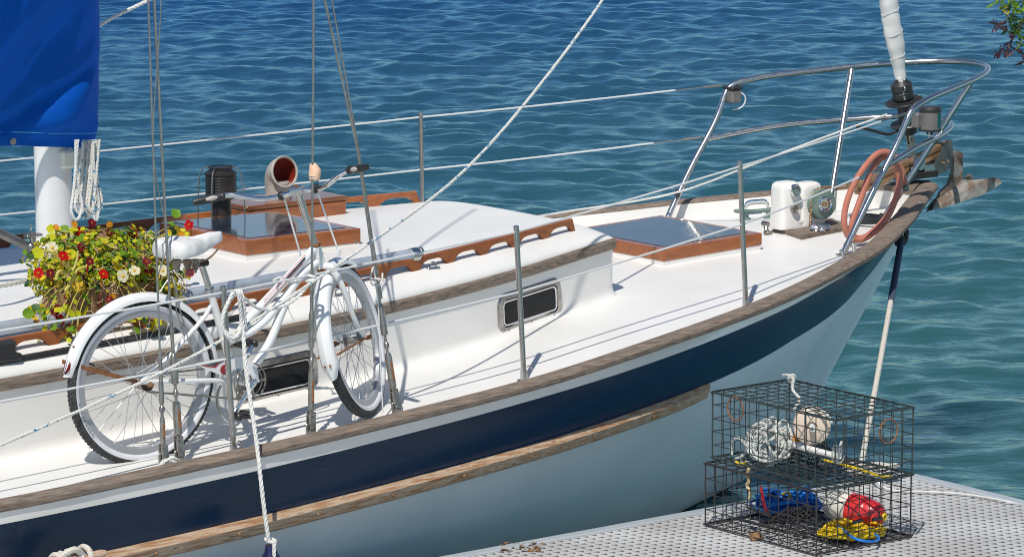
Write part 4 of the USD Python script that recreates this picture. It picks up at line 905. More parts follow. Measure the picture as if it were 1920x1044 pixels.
# decal on the top tube
d0, d1 = bp(572, 484, -.0196), bp(512, 550, -.0196); dd = nrm(d1 - d0); dp = nrm(np.cross(dd, A([0, -1.0, 0])))
def strip(t0, t1, w0, w1, o, m):
    q = [d0 + (d1 - d0) * t + dp * (o + w) + A([0, .0022 * (abs(o + w) / .012) ** 2 - .0012, 0]) for t, w in ((t0, w0), ((t0 + t1) / 2, w0), (t1, w1), (t1, -w1), ((t0 + t1) / 2, -w0), (t0, -w0))]
    bike.part('decal', prism(q, A([0, -.0008, 0])), m, parent=fm)
strip(0, .62, .0045, .0045, .002, 'decal_dark'); strip(-.06, 1.25, .0012, .0012, .0105, 'red_paint'); strip(.1, 1.3, .0014, .0014, -.0085, 'red_paint')
# seat post, saddle, springs, reflector
sp_ = bike.part('seat_post', tube([bp(396, 552), bp(378, 496)], .0135, 14), 'steel')
bike.part('seat_clamp', lathe([(.021, -.013), (.021, .013)], bp(394, 546), nrm(bp(378, 496) - bp(396, 552)), 16), 'steel', parent=sp_)
sx0, sx1 = bp(298, 462), bp(414, 440)
def saddle():
    rows = []
    L = sx1[0] - sx0[0] - .0
    for t in np.linspace(0, 1, 34):
        w = np.interp(t, [0, .06, .2, .4, .6, .8, .93, 1.0], [.035, .085, .110, .098, .058, .034, .027, .012]); h = np.interp(t, [0, .1, .3, .6, .85, 1], [.006, .018, .018, .004, .012, .008])
        k = np.interp(t, [0, .25, .5, .8, 1], [.060, .078, .072, .058, .04])
        c = A([sx0[0] + L * t, YB, sx0[2] + (sx1[2] - sx0[2]) * t - .006]); r = []
        for a in np.linspace(-1, 1, 17): r.append(c + A([0, w * math.sin(a * 1.5) / math.sin(1.5), h + .012 - k * max(0, abs(a) - .25) ** 2.2 * 1.7 - .010 * math.exp(-(a / .2) ** 2) * (t < .8)]))
        r.append(r[-1] + A([0, -.012, -.004])); r.insert(0, r[0] + A([0, .012, -.004])); rows.append(r)
    return ringmesh(A(rows))
sd_ = bike.part('saddle', saddle(), 'saddle_white', smooth=60)
bike.part('rails', [tube(spline([bp(310, 492, s * .06), bp(340, 492, s * .05), bp(392, 484, s * .03), bp(408, 468, s * .015)], 20), .004, 6) for s in (-1, 1)] + [tube(spline([bp(300, 486, -.07), bp(296, 490, 0), bp(300, 482, .07)], 12), .004, 6)], 'bronze_pitted', parent=sd_, kind='stuff')
bike.part('saddle_clamp', [box(bp(376, 493), [.06, .05, .025], b=.006)], 'black_iron', parent=sd_)
for px, dy in ((331, -.06), (366, -.05), (352, .06)):
    bike.part('spring', [torus(bp(px, 488 + 4 * k, dy), (0, 0, 1), .020 - .0022 * k, .0035, 14, 5) for k in range(5)] + [lathe([(.018, .0), (.007, -.036), (.006, -.05)], bp(px, 489, dy), n=12)], 'aged_steel', parent=sd_)
bike.part('reflector', lathe([(.0, -.004), (.016, -.004), (.019, .0), (.017, .006), (.010, .007), (.009, .004), (.0, .004)], bp(356, 511, -.07), nrm(A([-.55, -1, .1])), 20), 'red_lens', parent=sd_, label='red reflector under the saddle')
# drive: chainguard, chainring, crank, pedals, chain
cgp = [(366, 681), (400, 674), (429, 670), (452, 668), (466, 672), (477, 682), (484, 698), (487, 716), (478, 719), (470, 702), (458, 692), (440, 690), (430, 700), (417, 704), (404, 699), (385, 692)]
cg = bike.part('chain_guard', slab(cgp, YB - .062, .003), W, smooth=False)
for k, (pts_, m) in enumerate((([(370, 683), (400, 677), (426, 674), (412, 681), (404, 689), (392, 688)], 'red_paint'), ([(378, 683), (402, 679), (421, 676), (408, 682), (402, 687), (392, 686)], 'decal_dark'))): bike.part('decal', slab(pts_, YB - .0635 - .001 * k, .001), m, parent=cg, smooth=False)
bike.part('badge', [lathe([(.0, 0), (.021, 0), (.021, .004), (.017, .006), (.0, .006)], bp(421, 692.5, -.064), (0, -1, 0), 22)], 'red_lens', parent=cg)
crc = BBc + A([0, -.05, 0])
cr = bike.part('chainring', [torus(crc, (0, 1, 0), .078, .0035, 40, 6), torus(crc, (0, 1, 0), .060, .003, 36, 6)] + [box(crc + .079 * A([math.cos(t), 0, math.sin(t)]), [.008, .003, .006], [A([math.cos(t), 0, math.sin(t)]), A([0, 1, 0]), A([-math.sin(t), 0, math.cos(t)])], b=.001) for t in np.linspace(0, 2 * math.pi, 40, endpoint=False)] + [rod(crc + .02 * A([math.cos(t), 0, math.sin(t)]), crc + .078 * A([math.cos(t), 0, math.sin(t)]), .006, 6) for t in np.linspace(0, 2 * math.pi, 5, endpoint=False)], 'aged_steel', smooth=False)
e0, e1 = BBc + A([0, -.075, 0]), bp(438, 776, -.085)
bike.part('crank', [tube([e0 + nrm(e0 - e1) * .012, e0, e0 * .5 + e1 * .5, e1], [.013, .016, .010, .012], 12), rod(BBc + A([0, -.09, 0]), BBc + A([0, .06, 0]), .008, 10)], 'chrome')
e2 = BBc * 2 - e1 ; e2[1] = YB + .085
bike.part('crank', tube([BBc + A([0, .07, 0]), e2], [.014, .011], 10), 'chrome')
for s, e in ((-1, e1), (1, e2)):
    pc = e + A([0, s * .055, .004]); pdl = bike.part('pedal', [box(pc + A([o, 0, 0]), [.026, .085, .030], b=.007) for o in (-.028, .028)] + [rod(e, pc + A([0, s * .04, -.004]), .007, 8), box(pc, [.05, .03, .018], b=.004)], 'black_plastic')
bike.part('drive_chain', [tube(spline([crc + A([0, 0, -.079]), RC + A([.10, -.05, -.052]), RC + A([0, -.05, -.034])], 20), .0042, 6), tube(spline([crc + A([0, 0, .079]), RC + A([0, -.05, .034])], 10), .0042, 6)], 'aged_steel', kind='stuff')
bike.part('sprocket', lathe([(.012, -.056), (.030, -.053), (.030, -.050), (.012, -.048)], RC, RAX, 24), 'black_iron')
bike.part('axle_nut', [lathe([(.014, -.060), (.014, -.070), (.009, -.072), (.009, -.088), (.0, -.088)], RC, RAX, 8)], 'bronze_pitted')
bike.part('kickstand', tube(spline([bp(414, 722, -.03), bp(407, 745, -.03), bp(412, 772, -.03), bp(428, 790, -.03)], 16), .006, 8), 'steel')
# front end, turned to the left about the steering axis
DEL = math.radians(38.0); K = -hax; PF = A([.933, 0, .36]); hb0 = bp(602, 499)
def steer(P, o=hb0):
    P = np.atleast_2d(A(P, float)); v = P - o; c, s_ = math.cos(DEL), math.sin(DEL)
    return o + v * c + np.cross(np.broadcast_to(K, v.shape), v) * s_ + np.outer(v @ K, K) * (1 - c)
FH = hb0 + hax * .388 + PF * .062
FHs = steer(FH)[0]; FAX = steer(hb0 + A([0, 1.0, 0]))[0] - hb0
wheel(FHs, FAX, .332, 'front_wheel')
ff, fx_, fy_, fz_ = fender(FHs, FAX, .360, 62, 208, .036, 'front_fender', drop=.024)
for aa, ww in ((197, -.3), (197, .3)):
    a_ = math.radians(aa); d = math.cos(a_) * fx_ + math.sin(a_) * fy_
    bike.part('fender_bolt', lathe([(.006, 0), (.004, .004)], FHs + d * .364 + fz_ * .04 * ww, d, 8), 'rust', parent=ff)
for s in (-1, 1):
    a_ = math.radians(191); d = math.cos(a_) * fx_ + math.sin(a_) * fy_; e = FHs + d * .335 + fz_ * s * .045
    bike.part('fender_stay', rod(e, FHs + fz_ * s * .062, .005, 7), 'rust', parent=ff)
cr_ = hb0 + hax * .018
fk = bike.part('fork', tube(steer([cr_ + A([0, -.05, 0]), cr_ + A([0, -.03, 0]) - hax * .012, cr_ - hax * .016, cr_ + A([0, .03, 0]) - hax * .012, cr_ + A([0, .05, 0])]), .017, 12), W)
for s in (-1, 1):
    o = A([0, s * .055, 0])
    bike.part('fork_blade', tube(spline(steer([cr_ + A([0, s * .045, 0]), cr_ + hax * .08 + o * 1.08 + PF * .0, cr_ + hax * .22 + o * 1.1 + PF * .008, cr_ + hax * .31 + o * 1.08 + PF * .03, FH + o * 1.08]), 30), np.linspace(.0155, .009, 30), 12), W, parent=fk)
    bike.part('axle_nut', rod(FHs + fz_ * s * .062, FHs + fz_ * s * .085, .010, 8), 'rust', parent=fk)
clamp = bp(558, 358)
bike.part('stem', [tube([hT + hax * .01, hT - hax * .055, clamp + hax * .03, clamp], [.0145, .0145, .0165, .019], 14), lathe([(.021, -.026), (.021, .026)], clamp, FAX, 16)], 'steel')
bike.part('top_cap', lathe([(.0, .012), (.008, .012), (.008, .020), (.0, .020)], clamp - hax * .008, -hax, 10), 'rust')
half = [(0, 0, 0), (0, .04, -.004), (.0, .08, -.008), (-.03, .128, .006), (-.063, .175, .03), (-.077, .236, .062), (-.089, .286, .078), (-.125, .345, .092)]
def bar(f_, s_, k_): return steer(clamp + PF * f_ + A([0, s_, 0]) - hax * k_, clamp)[0]
hbar = bike.part('handlebar', tube(spline([bar(f_, -s_, k_) for f_, s_, k_ in half[::-1]] + [bar(*q) for q in half[1:]], 90), .0112, 12), 'chrome', smooth=60)
for s in (-1, 1):
    g0_, g1_ = bar(-.089, s * .284, .078), bar(-.165, s * .395, .104)
    gr = bike.part('grip', tube([g0_, g0_ + (g1_ - g0_) * .06, g0_ + (g1_ - g0_) * .12, g0_ + (g1_ - g0_) * .5, g0_ + (g1_ - g0_) * .85, g1_], [.0175, .020, .016, .0185, .0165, .011], 14), 'black_plastic', parent=hbar)
    gm = g0_ * .55 + g1_ * .45; gx = nrm(g1_ - g0_); toc = nrm(CAM - gm); gy_ = nrm(toc - gx * (toc @ gx))
    sv, sf = sphere((0, 0, 0), 1.0, 2); bike.part('grip_pad', (gm + gy_ * .0075 + sv[:, :1] * gx * .042 + sv[:, 1:2] * gy_ * .0125 + sv[:, 2:] * np.cross(gx, gy_) * .0125, sf), 'cowl_grey', parent=gr)
# hand brake rods
for s, (f_, sy, k_) in ((1, (.03, .075, -.01)), (-1, (.03, .075, -.01))):
    top_ = bar(.02, s * .075, -.012); bot = steer(hb0 + PF * .03 + A([0, s * .085, 0]) - hax * .035)[0]
    bike.part('brake_rod', [rod(top_, bot, .0042, 7), box(bot, [.02, .012, .03], b=.003), rod(bot, steer(hb0 + PF * .02 + A([0, s * .02, 0]) - hax * .05)[0], .0035, 6)], W)
    bike.part('brake_clamp', lathe([(.017, -.009), (.019, 0), (.017, .009)], bar(.0, s * .078, -.008), FAX, 12), 'black_plastic')

# small painted toy clipped on the handlebar
ty0 = pY(590, 352, bar(0, -.085, 0)[1] - .0)
toy = Thing('parrot_toy', 'small painted toy with pale body and blue base clipped on the handlebar', 'toy', ty0)
toy.part('clip', box(ty0 + _Z * .004, [.03, .028, .034], b=.006), 'black_plastic')
toy.part('body', hullpts(np.vstack([sphere(ty0 + _Z * .045, .024, 2)[0], sphere(ty0 + _Z * .088 - RGT * .004, .018, 2)[0], sphere(ty0 + _Z * .068 + RGT * .004, .024, 2)[0]])), 'toy_skin', smooth=60)
toy.part('skirt', lathe([(.008, .012), (.017, .024), (.023, .042), (.0245, .050), (.020, .052)], ty0, n=16), 'toy_blue')
toy.part('wing', sphere(ty0 + RGT * .018 + _Z * .052, .010, 1, (.6, 1, 1.5)), 'toy_yellow'); toy.part('wing', sphere(ty0 - RGT * .018 + _Z * .050, .010, 1, (.6, 1, 1.5)), 'toy_yellow')

# rope that ties the bicycle to the stanchion, its loops and the fender rope
k0 = S[0][0] - _Z * .03
tie = Thing('tie_rope', 'white three strand rope looped over the stanchion and tied to the bicycle frame', 'rope', k0)
for i, (dx, lo, wv) in enumerate(((0, 640, 12), (4, 628, 16), (-3, 634, 9))):
    y = -1.87 - .012 * i
    tie.part('loop', rope(spline([pY(440 + dx, 548, y), pY(434 + dx - wv, 580, y), pY(430 + dx - wv * .7, 622, y), pY(440 + dx - 2, lo, y - .01), pY(452 + dx, 622, y), pY(452 + dx + 2, 585, y), pY(446 + dx, 545, y), pY(440 + dx, 548, y + .03)], 40), .0085), 'white_rope')
tie.part('lead', rope(spline([pY(446, 550, -1.84), pY(462, 562, -1.82), pY(484, 578, -1.80), pY(512, 579, -1.78), pY(546, 566, -1.78), pY(572, 542, -1.79), pY(583, 528, -1.80)], 50), .0075), 'white_rope')
tie.part('knot', [torus(pY(583, 526, -1.81), (0, .3, 1), .018, .007, 16, 6), torus(pY(585, 518, -1.80), (.3, 0, 1), .016, .007, 16, 6)], 'white_rope')
tie.part('lashing', [tube(spline([pY(512, 526, -1.68), pY(524, 520, -1.70), pY(548, 529, -1.69), pY(560, 522, -1.66), pY(530, 530, -1.64), pY(516, 528, -1.66)], 24), .0045, 6), tube(spline([pY(536, 560, -1.68), pY(541, 580, -1.70), pY(552, 602, -1.71)], 12), .003, 5)], 'white_rope')
single('shroud_tie', [torus(pY(706, 524, -1.665), nrm(A([.3, .2, 1])), .022 + .003 * k, .0042, 16, 5) for k in range(3)] + [tube(spline([pY(700, 500, -1.67), pY(696, 515, -1.70), pY(697, 532, -1.70), pY(712, 533, -1.70), pY(717, 512, -1.68)], 20), .004, 5)], 'white_rope', 'white lashing tied round the forward raked shroud', 'lashing')
fn = pY(508, 1046, -2.06)
fr_ = [pY(452, 575, -1.88), pY(455, 610, -1.89), pY(460, 680, -1.92), pY(470, 755, -1.96), pY(481, 830, -2.01), pY(489, 900, -2.05), pY(498, 975, -2.07), pY(504, 1016, -2.075)]
fend = Thing('boat_fender', 'dark navy teardrop fender hanging by white rope from the stanchion', 'fender', fn)
fend.part('bladder', lathe([(.0, .06), (.022, .058), (.026, .03), (.05, -.01), (.10, -.09), (.13, -.18), (.135, -.26), (.11, -.35), (.05, -.41), (.0, -.42)], fn, n=32), 'fender_navy', smooth=60)
fend.part('rope', rope(fr_, .0095), 'white_rope')
fend.part('knot', [torus(fn + _Z * .075, (.2, -.2, 1), .020, .009, 18, 7), rope([fn + A([0, -.025, .075]), fn + A([-.004, -.03, .03]), fn + A([-.006, -.028, .0])], .009)], 'white_rope')

# ------------------------------------------------------------------ flowers in a coir basket on the roof
pc = pY(195, 590, -.93)
pl = Thing('flower_planter', 'coir lined planter overflowing with red, yellow and cream nasturtiums', 'planter', pc)
bx_ = []
for z, kx_, ky_ in ((-.06, .20, .10), (-.03, .225, .12), (.05, .255, .145), (.13, .27, .155), (.15, .265, .15), (.13, .24, .13)):
    a = np.linspace(0, 2 * math.pi, 48, endpoint=False); k = 1 + .06 * (meshkit.fbm(np.stack([np.cos(a) * 3, np.sin(a) * 3, 0 * a + z * 12], -1), 3, 2) - .5)
    bx_.append(pc + np.stack([kx_ * k * np.sign(np.cos(a)) * np.abs(np.cos(a)) ** .75, ky_ * k * np.sign(np.sin(a)) * np.abs(np.sin(a)) ** .75, 0 * a + z], 1))
bx_ = A(bx_); bk = pl.part('basket', ringmesh(bx_), 'coir', smooth=50)
pl.part('soil', prism(bx_[5] - _Z * .01, _Z * -.02), 'soil', parent=bk)
for k in range(9):
    a = 2 * math.pi * (k + .3) / 9; ca, sa = math.cos(a), math.sin(a)
    pl.part('red_string', tube(spline([pc + A([kx_ * 1.03 * np.sign(ca) * abs(ca) ** .75, ky_ * 1.03 * np.sign(sa) * abs(sa) ** .75, z + rnd.uniform(-.01, .01)]) for z, kx_, ky_ in ((-.05, .205, .105), (.0, .24, .13), (.06, .26, .15), (.13, .272, .157))], 12), .0028, 5), 'red_paint', parent=bk)
def leaf_disc(c, n, r, seed):
    x, y, z = basis(n); g = random.Random(seed); a0 = g.random() * 6.28; k = 9
    P = [c - z * r * .16] + [c + r * (1 + .10 * math.cos(5 * (t + a0)) + g.uniform(-.05, .05)) * (math.cos(t) * x + math.sin(t) * y) + z * (r * g.uniform(-.05, .18)) for t in [a0 + 2 * math.pi * i / k for i in range(k)]]
    return A(P), A([[0, 1 + i, 1 + (i + 1) % k] for i in range(k)])
def flower(c, n, r, m, mc, seed, tone='flower_eye'):
    x, y, z = basis(n); g = random.Random(seed); V, F = [], []; a0 = g.random() * 6.28
    for i in range(5):
        a = a0 + 2 * math.pi * i / 5 + g.uniform(-.1, .1); d = math.cos(a) * x + math.sin(a) * y; s = -math.sin(a) * x + math.cos(a) * y; L = r * g.uniform(.88, 1.1); k = len(V)
        V += [c + d * .12 * r, c + d * .5 * L + s * .40 * L + z * .16 * r, c + d * .95 * L + s * .46 * L + z * g.uniform(.1, .3) * r, c + d * 1.08 * L + z * g.uniform(.0, .2) * r, c + d * .95 * L - s * .46 * L + z * g.uniform(.1, .3) * r, c + d * .5 * L - s * .50 * L + z * .16 * r, c + d * .6 * L + z * .04 * r]
        F += [[k, k + 6, k + 1], [k + 1, k + 6, k + 2], [k + 2, k + 6, k + 3], [k + 3, k + 6, k + 4], [k + 4, k + 6, k + 5], [k + 5, k + 6, k]]
    f = pl.part('flower', (A(V), A(F)), m, smooth=50)
    pl.part('flower_eye', sphere(c + z * .06 * r, r * .24, 1, (1, 1, 1)), tone, parent=f)
    pl.part('flower_stalk', tube(spline([c - z * .005, c - z * r * 1.0 + A([0, 0, -.01]), c - z * r * 1.5 + A([0, 0, -.04])], 6), [.0045, .004, .0035, .003, .0028, .0025], 5), mc, parent=f)
toC = nrm(CAM - pc)
def to_px(P): d = A(P) - CAM; z = d @ FWD; return 960 + FPX * (d @ RGT) / z, 522 - FPX * (d @ UPV) / z
def crown(u):                                   # a point on the ragged plant mass, the basket left open in front
    while True:
        p = A([u.uniform(-1, 1), u.uniform(-1, 1), u.uniform(-1, 1)]); L = (np.abs(p) ** 3).sum() ** (1 / 3)
        if not .45 < L < 1: continue
        bump = .74 + .5 * float(meshkit.fbm(p * 2.2 + 5, 3, 8)); n = nrm(p); p = p * bump
        c = pc + A([p[0] * .315 + .02 - .04 * p[2], p[1] * .21,   .195 + p[2] * .175 - .10 * max(0, abs(p[0]) - .62) - .04 * max(0, -p[1] - .4)])
        px, py = to_px(c)
        if py > 535 and 108 < px < 292 and u.random() < (.55 if px < 170 else .82): continue
        return c, n
mats = ['leaf_green'] * 6 + ['leaf_lime'] * 12 + ['leaf_yellow'] * 5 + ['leaf_dark'] * 3 + ['leaf_dry'] * 2
u = random.Random(21); stalks = []
for k in range(255):
    c, n = crown(u); n = nrm(n * .5 + A([u.uniform(-.5, .5), u.uniform(-.5, .5), u.uniform(.2, .9)]) + toC * .35)
    pl.part('leaf', leaf_disc(c, n, u.choice((.015, .019, .023, .027, .031)), k), u.choice(mats), smooth=50)
    stalks.append(tube(spline([c - n * .003, c * .7 + pc * .3 + A([0, 0, .03]), pc + (c - pc) * .35 + A([0, 0, .06])], 5), .0016, 4, caps=False))
# trailing stems over the edge and up above the crown
trail = []
for i, (px, py, y) in enumerate([(70, 600, -1.15), (85, 612, -1.17), (100, 625, -1.16), (115, 633, -1.16), (66, 580, -1.12), (140, 640, -1.18), (125, 600, -1.2), (60, 520, -1.05), (48, 492, -1.0), (78, 480, -1.0), (250, 585, -1.2), (262, 600, -1.2), (280, 590, -1.2), (296, 600, -1.15), (285, 612, -1.2), (300, 540, -1.1), (322, 545, -1.05), (318, 425, -.75), (312, 440, -.8), (330, 430, -.75), (340, 440, -.8), (108, 430, -.9), (120, 450, -.95), (320, 470, -.9), (300, 480, -.95), (262, 610, -1.22), (75, 590, -1.15), (92, 580, -1.16), (132, 620, -1.18)]):
    c = pY(px, py, y); root = pc + (c - pc) * A([.45, .5, 0]) + A([0, 0, .15])
    trail.append(tube(spline([root, (root + c) / 2 + A([0, 0, .05]), c], 8), .0022, 5, caps=False))
    for q in range(4):
        cc = c + A([u.gauss(0, .022), u.gauss(0, .022), u.gauss(0, .022)]); pl.part('leaf', leaf_disc(cc, nrm(toC * .6 + A([u.uniform(-.6, .6), u.uniform(-.6, .6), u.uniform(.1, .9)])), u.choice((.012, .016, .020, .024)), 900 + i * 7 + q), u.choice(mats), smooth=50) if q < 3 or i % 3 == 0 else None
pl.part('stalks', stalks + trail, 'stem_yellow', smooth=False, kind='stuff')
thick = [[(122, 545), (138, 520), (146, 505), (160, 500), (175, 480)], [(105, 525), (112, 508), (126, 512), (140, 500), (146, 470)], [(100, 470), (118, 490), (132, 503)], [(82, 470), (104, 478), (116, 492), (132, 503)], [(245, 520), (256, 535), (262, 545)]]
for t_ in thick: pl.part('thick_stem', tube(spline([pY(a_, b_, -1.12 - .0 * i) for i, (a_, b_) in enumerate(t_)], 24), np.linspace(.0075, .005, 24), 7), 'stem_yellow')
dry = []
for k in range(700):
    c, n = crown(u); c = c + A([0, -.03, -.10 * u.random()]) if k % 2 else c
    q = [c]; d = nrm(A([u.uniform(-1, 1), u.uniform(-1, .4), u.uniform(-1, .3)]))
    for j in range(4): d = nrm(d + A([u.uniform(-.8, .8), u.uniform(-.8, .8), u.uniform(-.9, .5)])); q.append(q[-1] + d * u.uniform(.008, .02))
    dry.append(tube(q, .0013, 3, caps=False))
pl.part('dry_tendrils', dry, 'twig', smooth=False, kind='stuff')
small = []
for k in range(3200):
    c, n = crown(u); small.append(leaf_disc(pc + (c - pc) * 1.02, nrm(n + A([u.uniform(-.8, .8), u.uniform(-.8, .8), u.uniform(-.3, .9)])), u.uniform(.006, .0125), 5000 + k))
for m, a_, b_ in (('leaf_lime', 0, 1150), ('leaf_yellow', 1150, 1650), ('leaf_green', 1650, 2400), ('leaf_dark', 2400, 2850), ('leaf_dry', 2850, 3130), ('petal_maroon', 3130, 3200)): pl.part('leaflets', small[a_:b_], m, smooth=50, kind='stuff')
for i, (px, py, m) in enumerate([(150, 428, 'red'), (172, 412, 'mar'), (105, 420, 'org'), (118, 480, 'red'), (152, 464, 'mar'), (168, 490, 'mar'), (194, 514, 'red'), (230, 518, 'cr'), (252, 508, 'cr'), (280, 438, 'cr'), (248, 425, 'mar'), (250, 432, 'red'), (205, 430, 'mar'), (355, 416, 'red'), (275, 490, 'mar'), (95, 512, 'mar'), (72, 512, 'red'), (104, 586, 'mar'), (114, 600, 'red'), (108, 578, 'mar'), (305, 508, 'cr'), (308, 600, 'cr'), (210, 555, 'org'), (204, 562, 'mar'), (128, 484, 'org'), (98, 465, 'cr'), (140, 414, 'org'), (205, 414, 'org'), (196, 452, 'lime'), (340, 434, 'org')]):
    yy = -1.16 if py > 470 else (-1.06 if py > 440 else -.92); c = pY(px, py + (6 if py < 440 else 0), yy)
    mm, sc = {'red': ('petal_red', 'petal_orange'), 'mar': ('petal_maroon', 'petal_red'), 'org': ('petal_orange', 'stem_yellow'), 'cr': ('petal_cream', 'stem_yellow'), 'lime': ('leaf_lime', 'stem_yellow')}[m]
    flower(c, nrm(toC + A([u.uniform(-.5, .5), u.uniform(-.4, .4), u.uniform(-.1, .6)])), {'cr': .026, 'red': .021, 'mar': .018}.get(m, .014), mm, sc, i, 'petal_orange' if m in ('red', 'mar') else 'flower_eye')

# ------------------------------------------------------------------ dock with perforated deck panel
DX, DY, DZ = 11.89, -2.03, .50
dock = Thing('floating_dock', 'pale floating dock with perforated walkway panel and metal edge', 'dock', (9.5, -3.2, 0))
cu, cv = .0462, .0500
nu, nv = int((DX - .07 - 7.6) / cu), 46
uu, vv = np.meshgrid(np.arange(nu), np.arange(nv), indexing='ij'); ox = DX - .07 - (uu.ravel() + 1) * cu; oy = DY - .065 - (vv.ravel() + 1) * cv
cell = A([(0, 0, 0), (cu, 0, 0), (cu, cv, 0), (0, cv, 0), (.12 * cu, .82 * cv, 0), (.90 * cu, .82 * cv, 0), (.56 * cu, .22 * cv, 0), (.12 * cu, .82 * cv, -.004), (.90 * cu, .82 * cv, -.004), (.56 * cu, .22 * cv, -.004)])
cf = A([[0, 1, 6], [1, 5, 6], [1, 2, 5], [2, 4, 5], [2, 3, 4], [3, 0, 4], [0, 6, 4], [4, 5, 8], [4, 8, 7], [5, 6, 9], [5, 9, 8], [6, 4, 7], [6, 7, 9]])
off = np.stack([ox, oy, 0 * ox + DZ], 1)
V = (cell[None] + off[:, None]).reshape(-1, 3); F = (cf[None] + (np.arange(len(off)) * 10)[:, None, None]).reshape(-1, 3)
dock.part('perforated_panel', (V, F), 'dock_grate', smooth=False)
x0_, y0_ = DX - .07 - nu * cu, DY - .065 - nv * cv
dock.part('panel', [box([(x0_ + 3.5) / 2 + .0, (DY - .065 + y0_) / 2, DZ - .016], [x0_ - 3.5 - .004, (DY - .065) - y0_, .03])], 'dock_grate')
dock.part('panel', [box([(DX - .07 + 3.5) / 2, y0_ - .8, DZ - .016], [DX - .07 - 3.5, 1.59, .03])], 'dock_grate')
dock.part('under_tray', box([(DX + 3.5) / 2 - .05, (DY + y0_ - 1.6) / 2, DZ - .14], [DX - 3.6, abs(DY - y0_ + 1.6) - .1, .08]), 'dock_dark')
dock.part('edge_beam', box([(DX + 3.5) / 2, DY - .031, DZ - .055], [DX - 3.5, .062, .125], b=.006), 'dock_alu')
dock.part('edge_beam', box([DX - .033, DY - .065 - (nv * cv + 1.6) / 2, DZ - .055], [.066, nv * cv + 1.6, .125], b=.006), 'dock_alu')
dock.part('float', box([(DX + 3.5) / 2, -4.0, .16], [DX - 3.7, 3.4, .48], b=.03), 'black_plastic')
dock.part('float', box([DX - 1.2, DY - .9, .16], [2.0, 1.6, .48], b=.03), 'black_plastic')

lit_ = []
g = random.Random(77)
for k in range(34):
    c = pZ(g.gauss(985, 32), 0, DZ) if False else pZ(940 + 80 * g.random(), 1033 - 15 * g.random(), DZ + .004)
    lit_.append(leaf_disc(c + _Z * .003, nrm(A([g.uniform(-.4, .4), g.uniform(-.4, .4), 1])), g.uniform(.006, .016), 7000 + k))
single('leaf_litter', lit_, 'leaf_dry', 'small dry leaf litter lying along the dock edge', 'leaf litter', kind='stuff')
# dock line from the bow
dl0, dl1 = pY(1690, 452, -.40), pZ(1612, 886, DZ + .05)
dlp = spline([dl0, (dl0 * .5 + dl1 * .5) + A([0, 0, -.012]), dl1], 60)
dln = Thing('dock_line', 'white braided dock line from the bow down to the dock with dark chafe sleeve', 'rope', dl1)
dln.part('line', tube(dlp, .0135, 9), 'red_fleck_rope')
dln.part('chafe_sleeve', tube(np.vstack([dlp[:17], [dlp[16] + (dlp[17] - dlp[16]) * .5]]), [.0175] * 16 + [.016, .0142], 10), 'navy_sleeve')
cc = pZ(1632, 905, DZ); cu_ = nrm(A([1, -.6, 0]))
dck = Thing('dock_cleat', 'metal horn cleat on the dock behind the crab traps', 'cleat', cc)
dck.part('horn', tube(spline([cc - cu_ * .13 + _Z * .06, cc - cu_ * .06 + _Z * .05, cc + cu_ * .06 + _Z * .05, cc + cu_ * .13 + _Z * .06], 16), [.009] + [.015] * 14 + [.009], 10), 'galvanised')
for s in (-1, 1): dck.part('foot', lathe([(.03, 0), (.026, .01), (.014, .02), (.014, .05)], cc + cu_ * .045 * s, n=12), 'galvanised')
wr_ = []
for k in range(3):
    t = np.linspace(0, 2 * math.pi, 40); wr_.append(tube(cc + np.outer(np.sin(t), cu_) * (.10 + .012 * k) + np.outer(np.sin(2 * t), np.cross(_Z, cu_)) * .032 + np.outer(.055 + .012 * k + .008 * np.cos(3 * t), _Z), .011, 7, closed=False))
dln.part('cleat_wraps', wr_, 'red_fleck_rope', kind='stuff')
dln.part('tail', tube(spline([cc + A([0, 0, .05]), pZ(1672, 918, DZ + .012), pZ(1720, 921, DZ + .012), pZ(1790, 924, DZ + .012), pZ(1850, 932, DZ + .012), pZ(1898, 942, DZ + .012), pZ(1916, 948, DZ - .02), pZ(1930, 962, DZ - .10)], 60), .0048, 7), 'white_rope')
# wooden mooring peg with a rope coil at the lower left
mp = pY(140, 1052, -2.12)
peg = Thing('mooring_peg', 'weathered wooden peg cleat on a dock post at the lower left', 'cleat', mp - _Z * .35)
peg.part('post', box([mp[0], mp[1], (mp[2] + DZ) / 2 - .06], [.08, .08, mp[2] - DZ + .05], b=.008), 'weathered_teak')
pd = nrm(A([1, -.15, .16])); peg.part('peg', tube([mp - pd * .16, mp - pd * .10, mp + pd * .06, mp + pd * .115, mp + pd * .135], [.012, .022, .021, .017, .010], 12), 'worn_teak')
pr_ = []
for k in range(5):
    t = np.linspace(0, 2 * math.pi, 30, endpoint=False); o = mp - pd * (.07 - .028 * k) + _Z * .004
    pr_.append((o, t, k))
coil = Thing('peg_rope', 'pale rope with red flecks wrapped over the wooden peg', 'rope', mp)
for o, t, k in pr_:
    ax_ = nrm(pd + A([.2 * math.sin(k * 2), .35 * math.cos(k * 1.7), .3 * math.sin(k)])); x, y, z = basis(ax_); coil.part('turn', tube(o + .043 * (np.cos(t)[:, None] * x + np.sin(t)[:, None] * y), .0125, 8, closed=True), 'red_fleck_rope')
coil.part('turn', tube(spline([mp + A([.02, -.03, .03]), mp + A([-.03, -.05, .062]), mp + A([-.09, -.03, .03]), mp + A([-.13, .02, -.06])], 20), .0125, 8), 'red_fleck_rope')

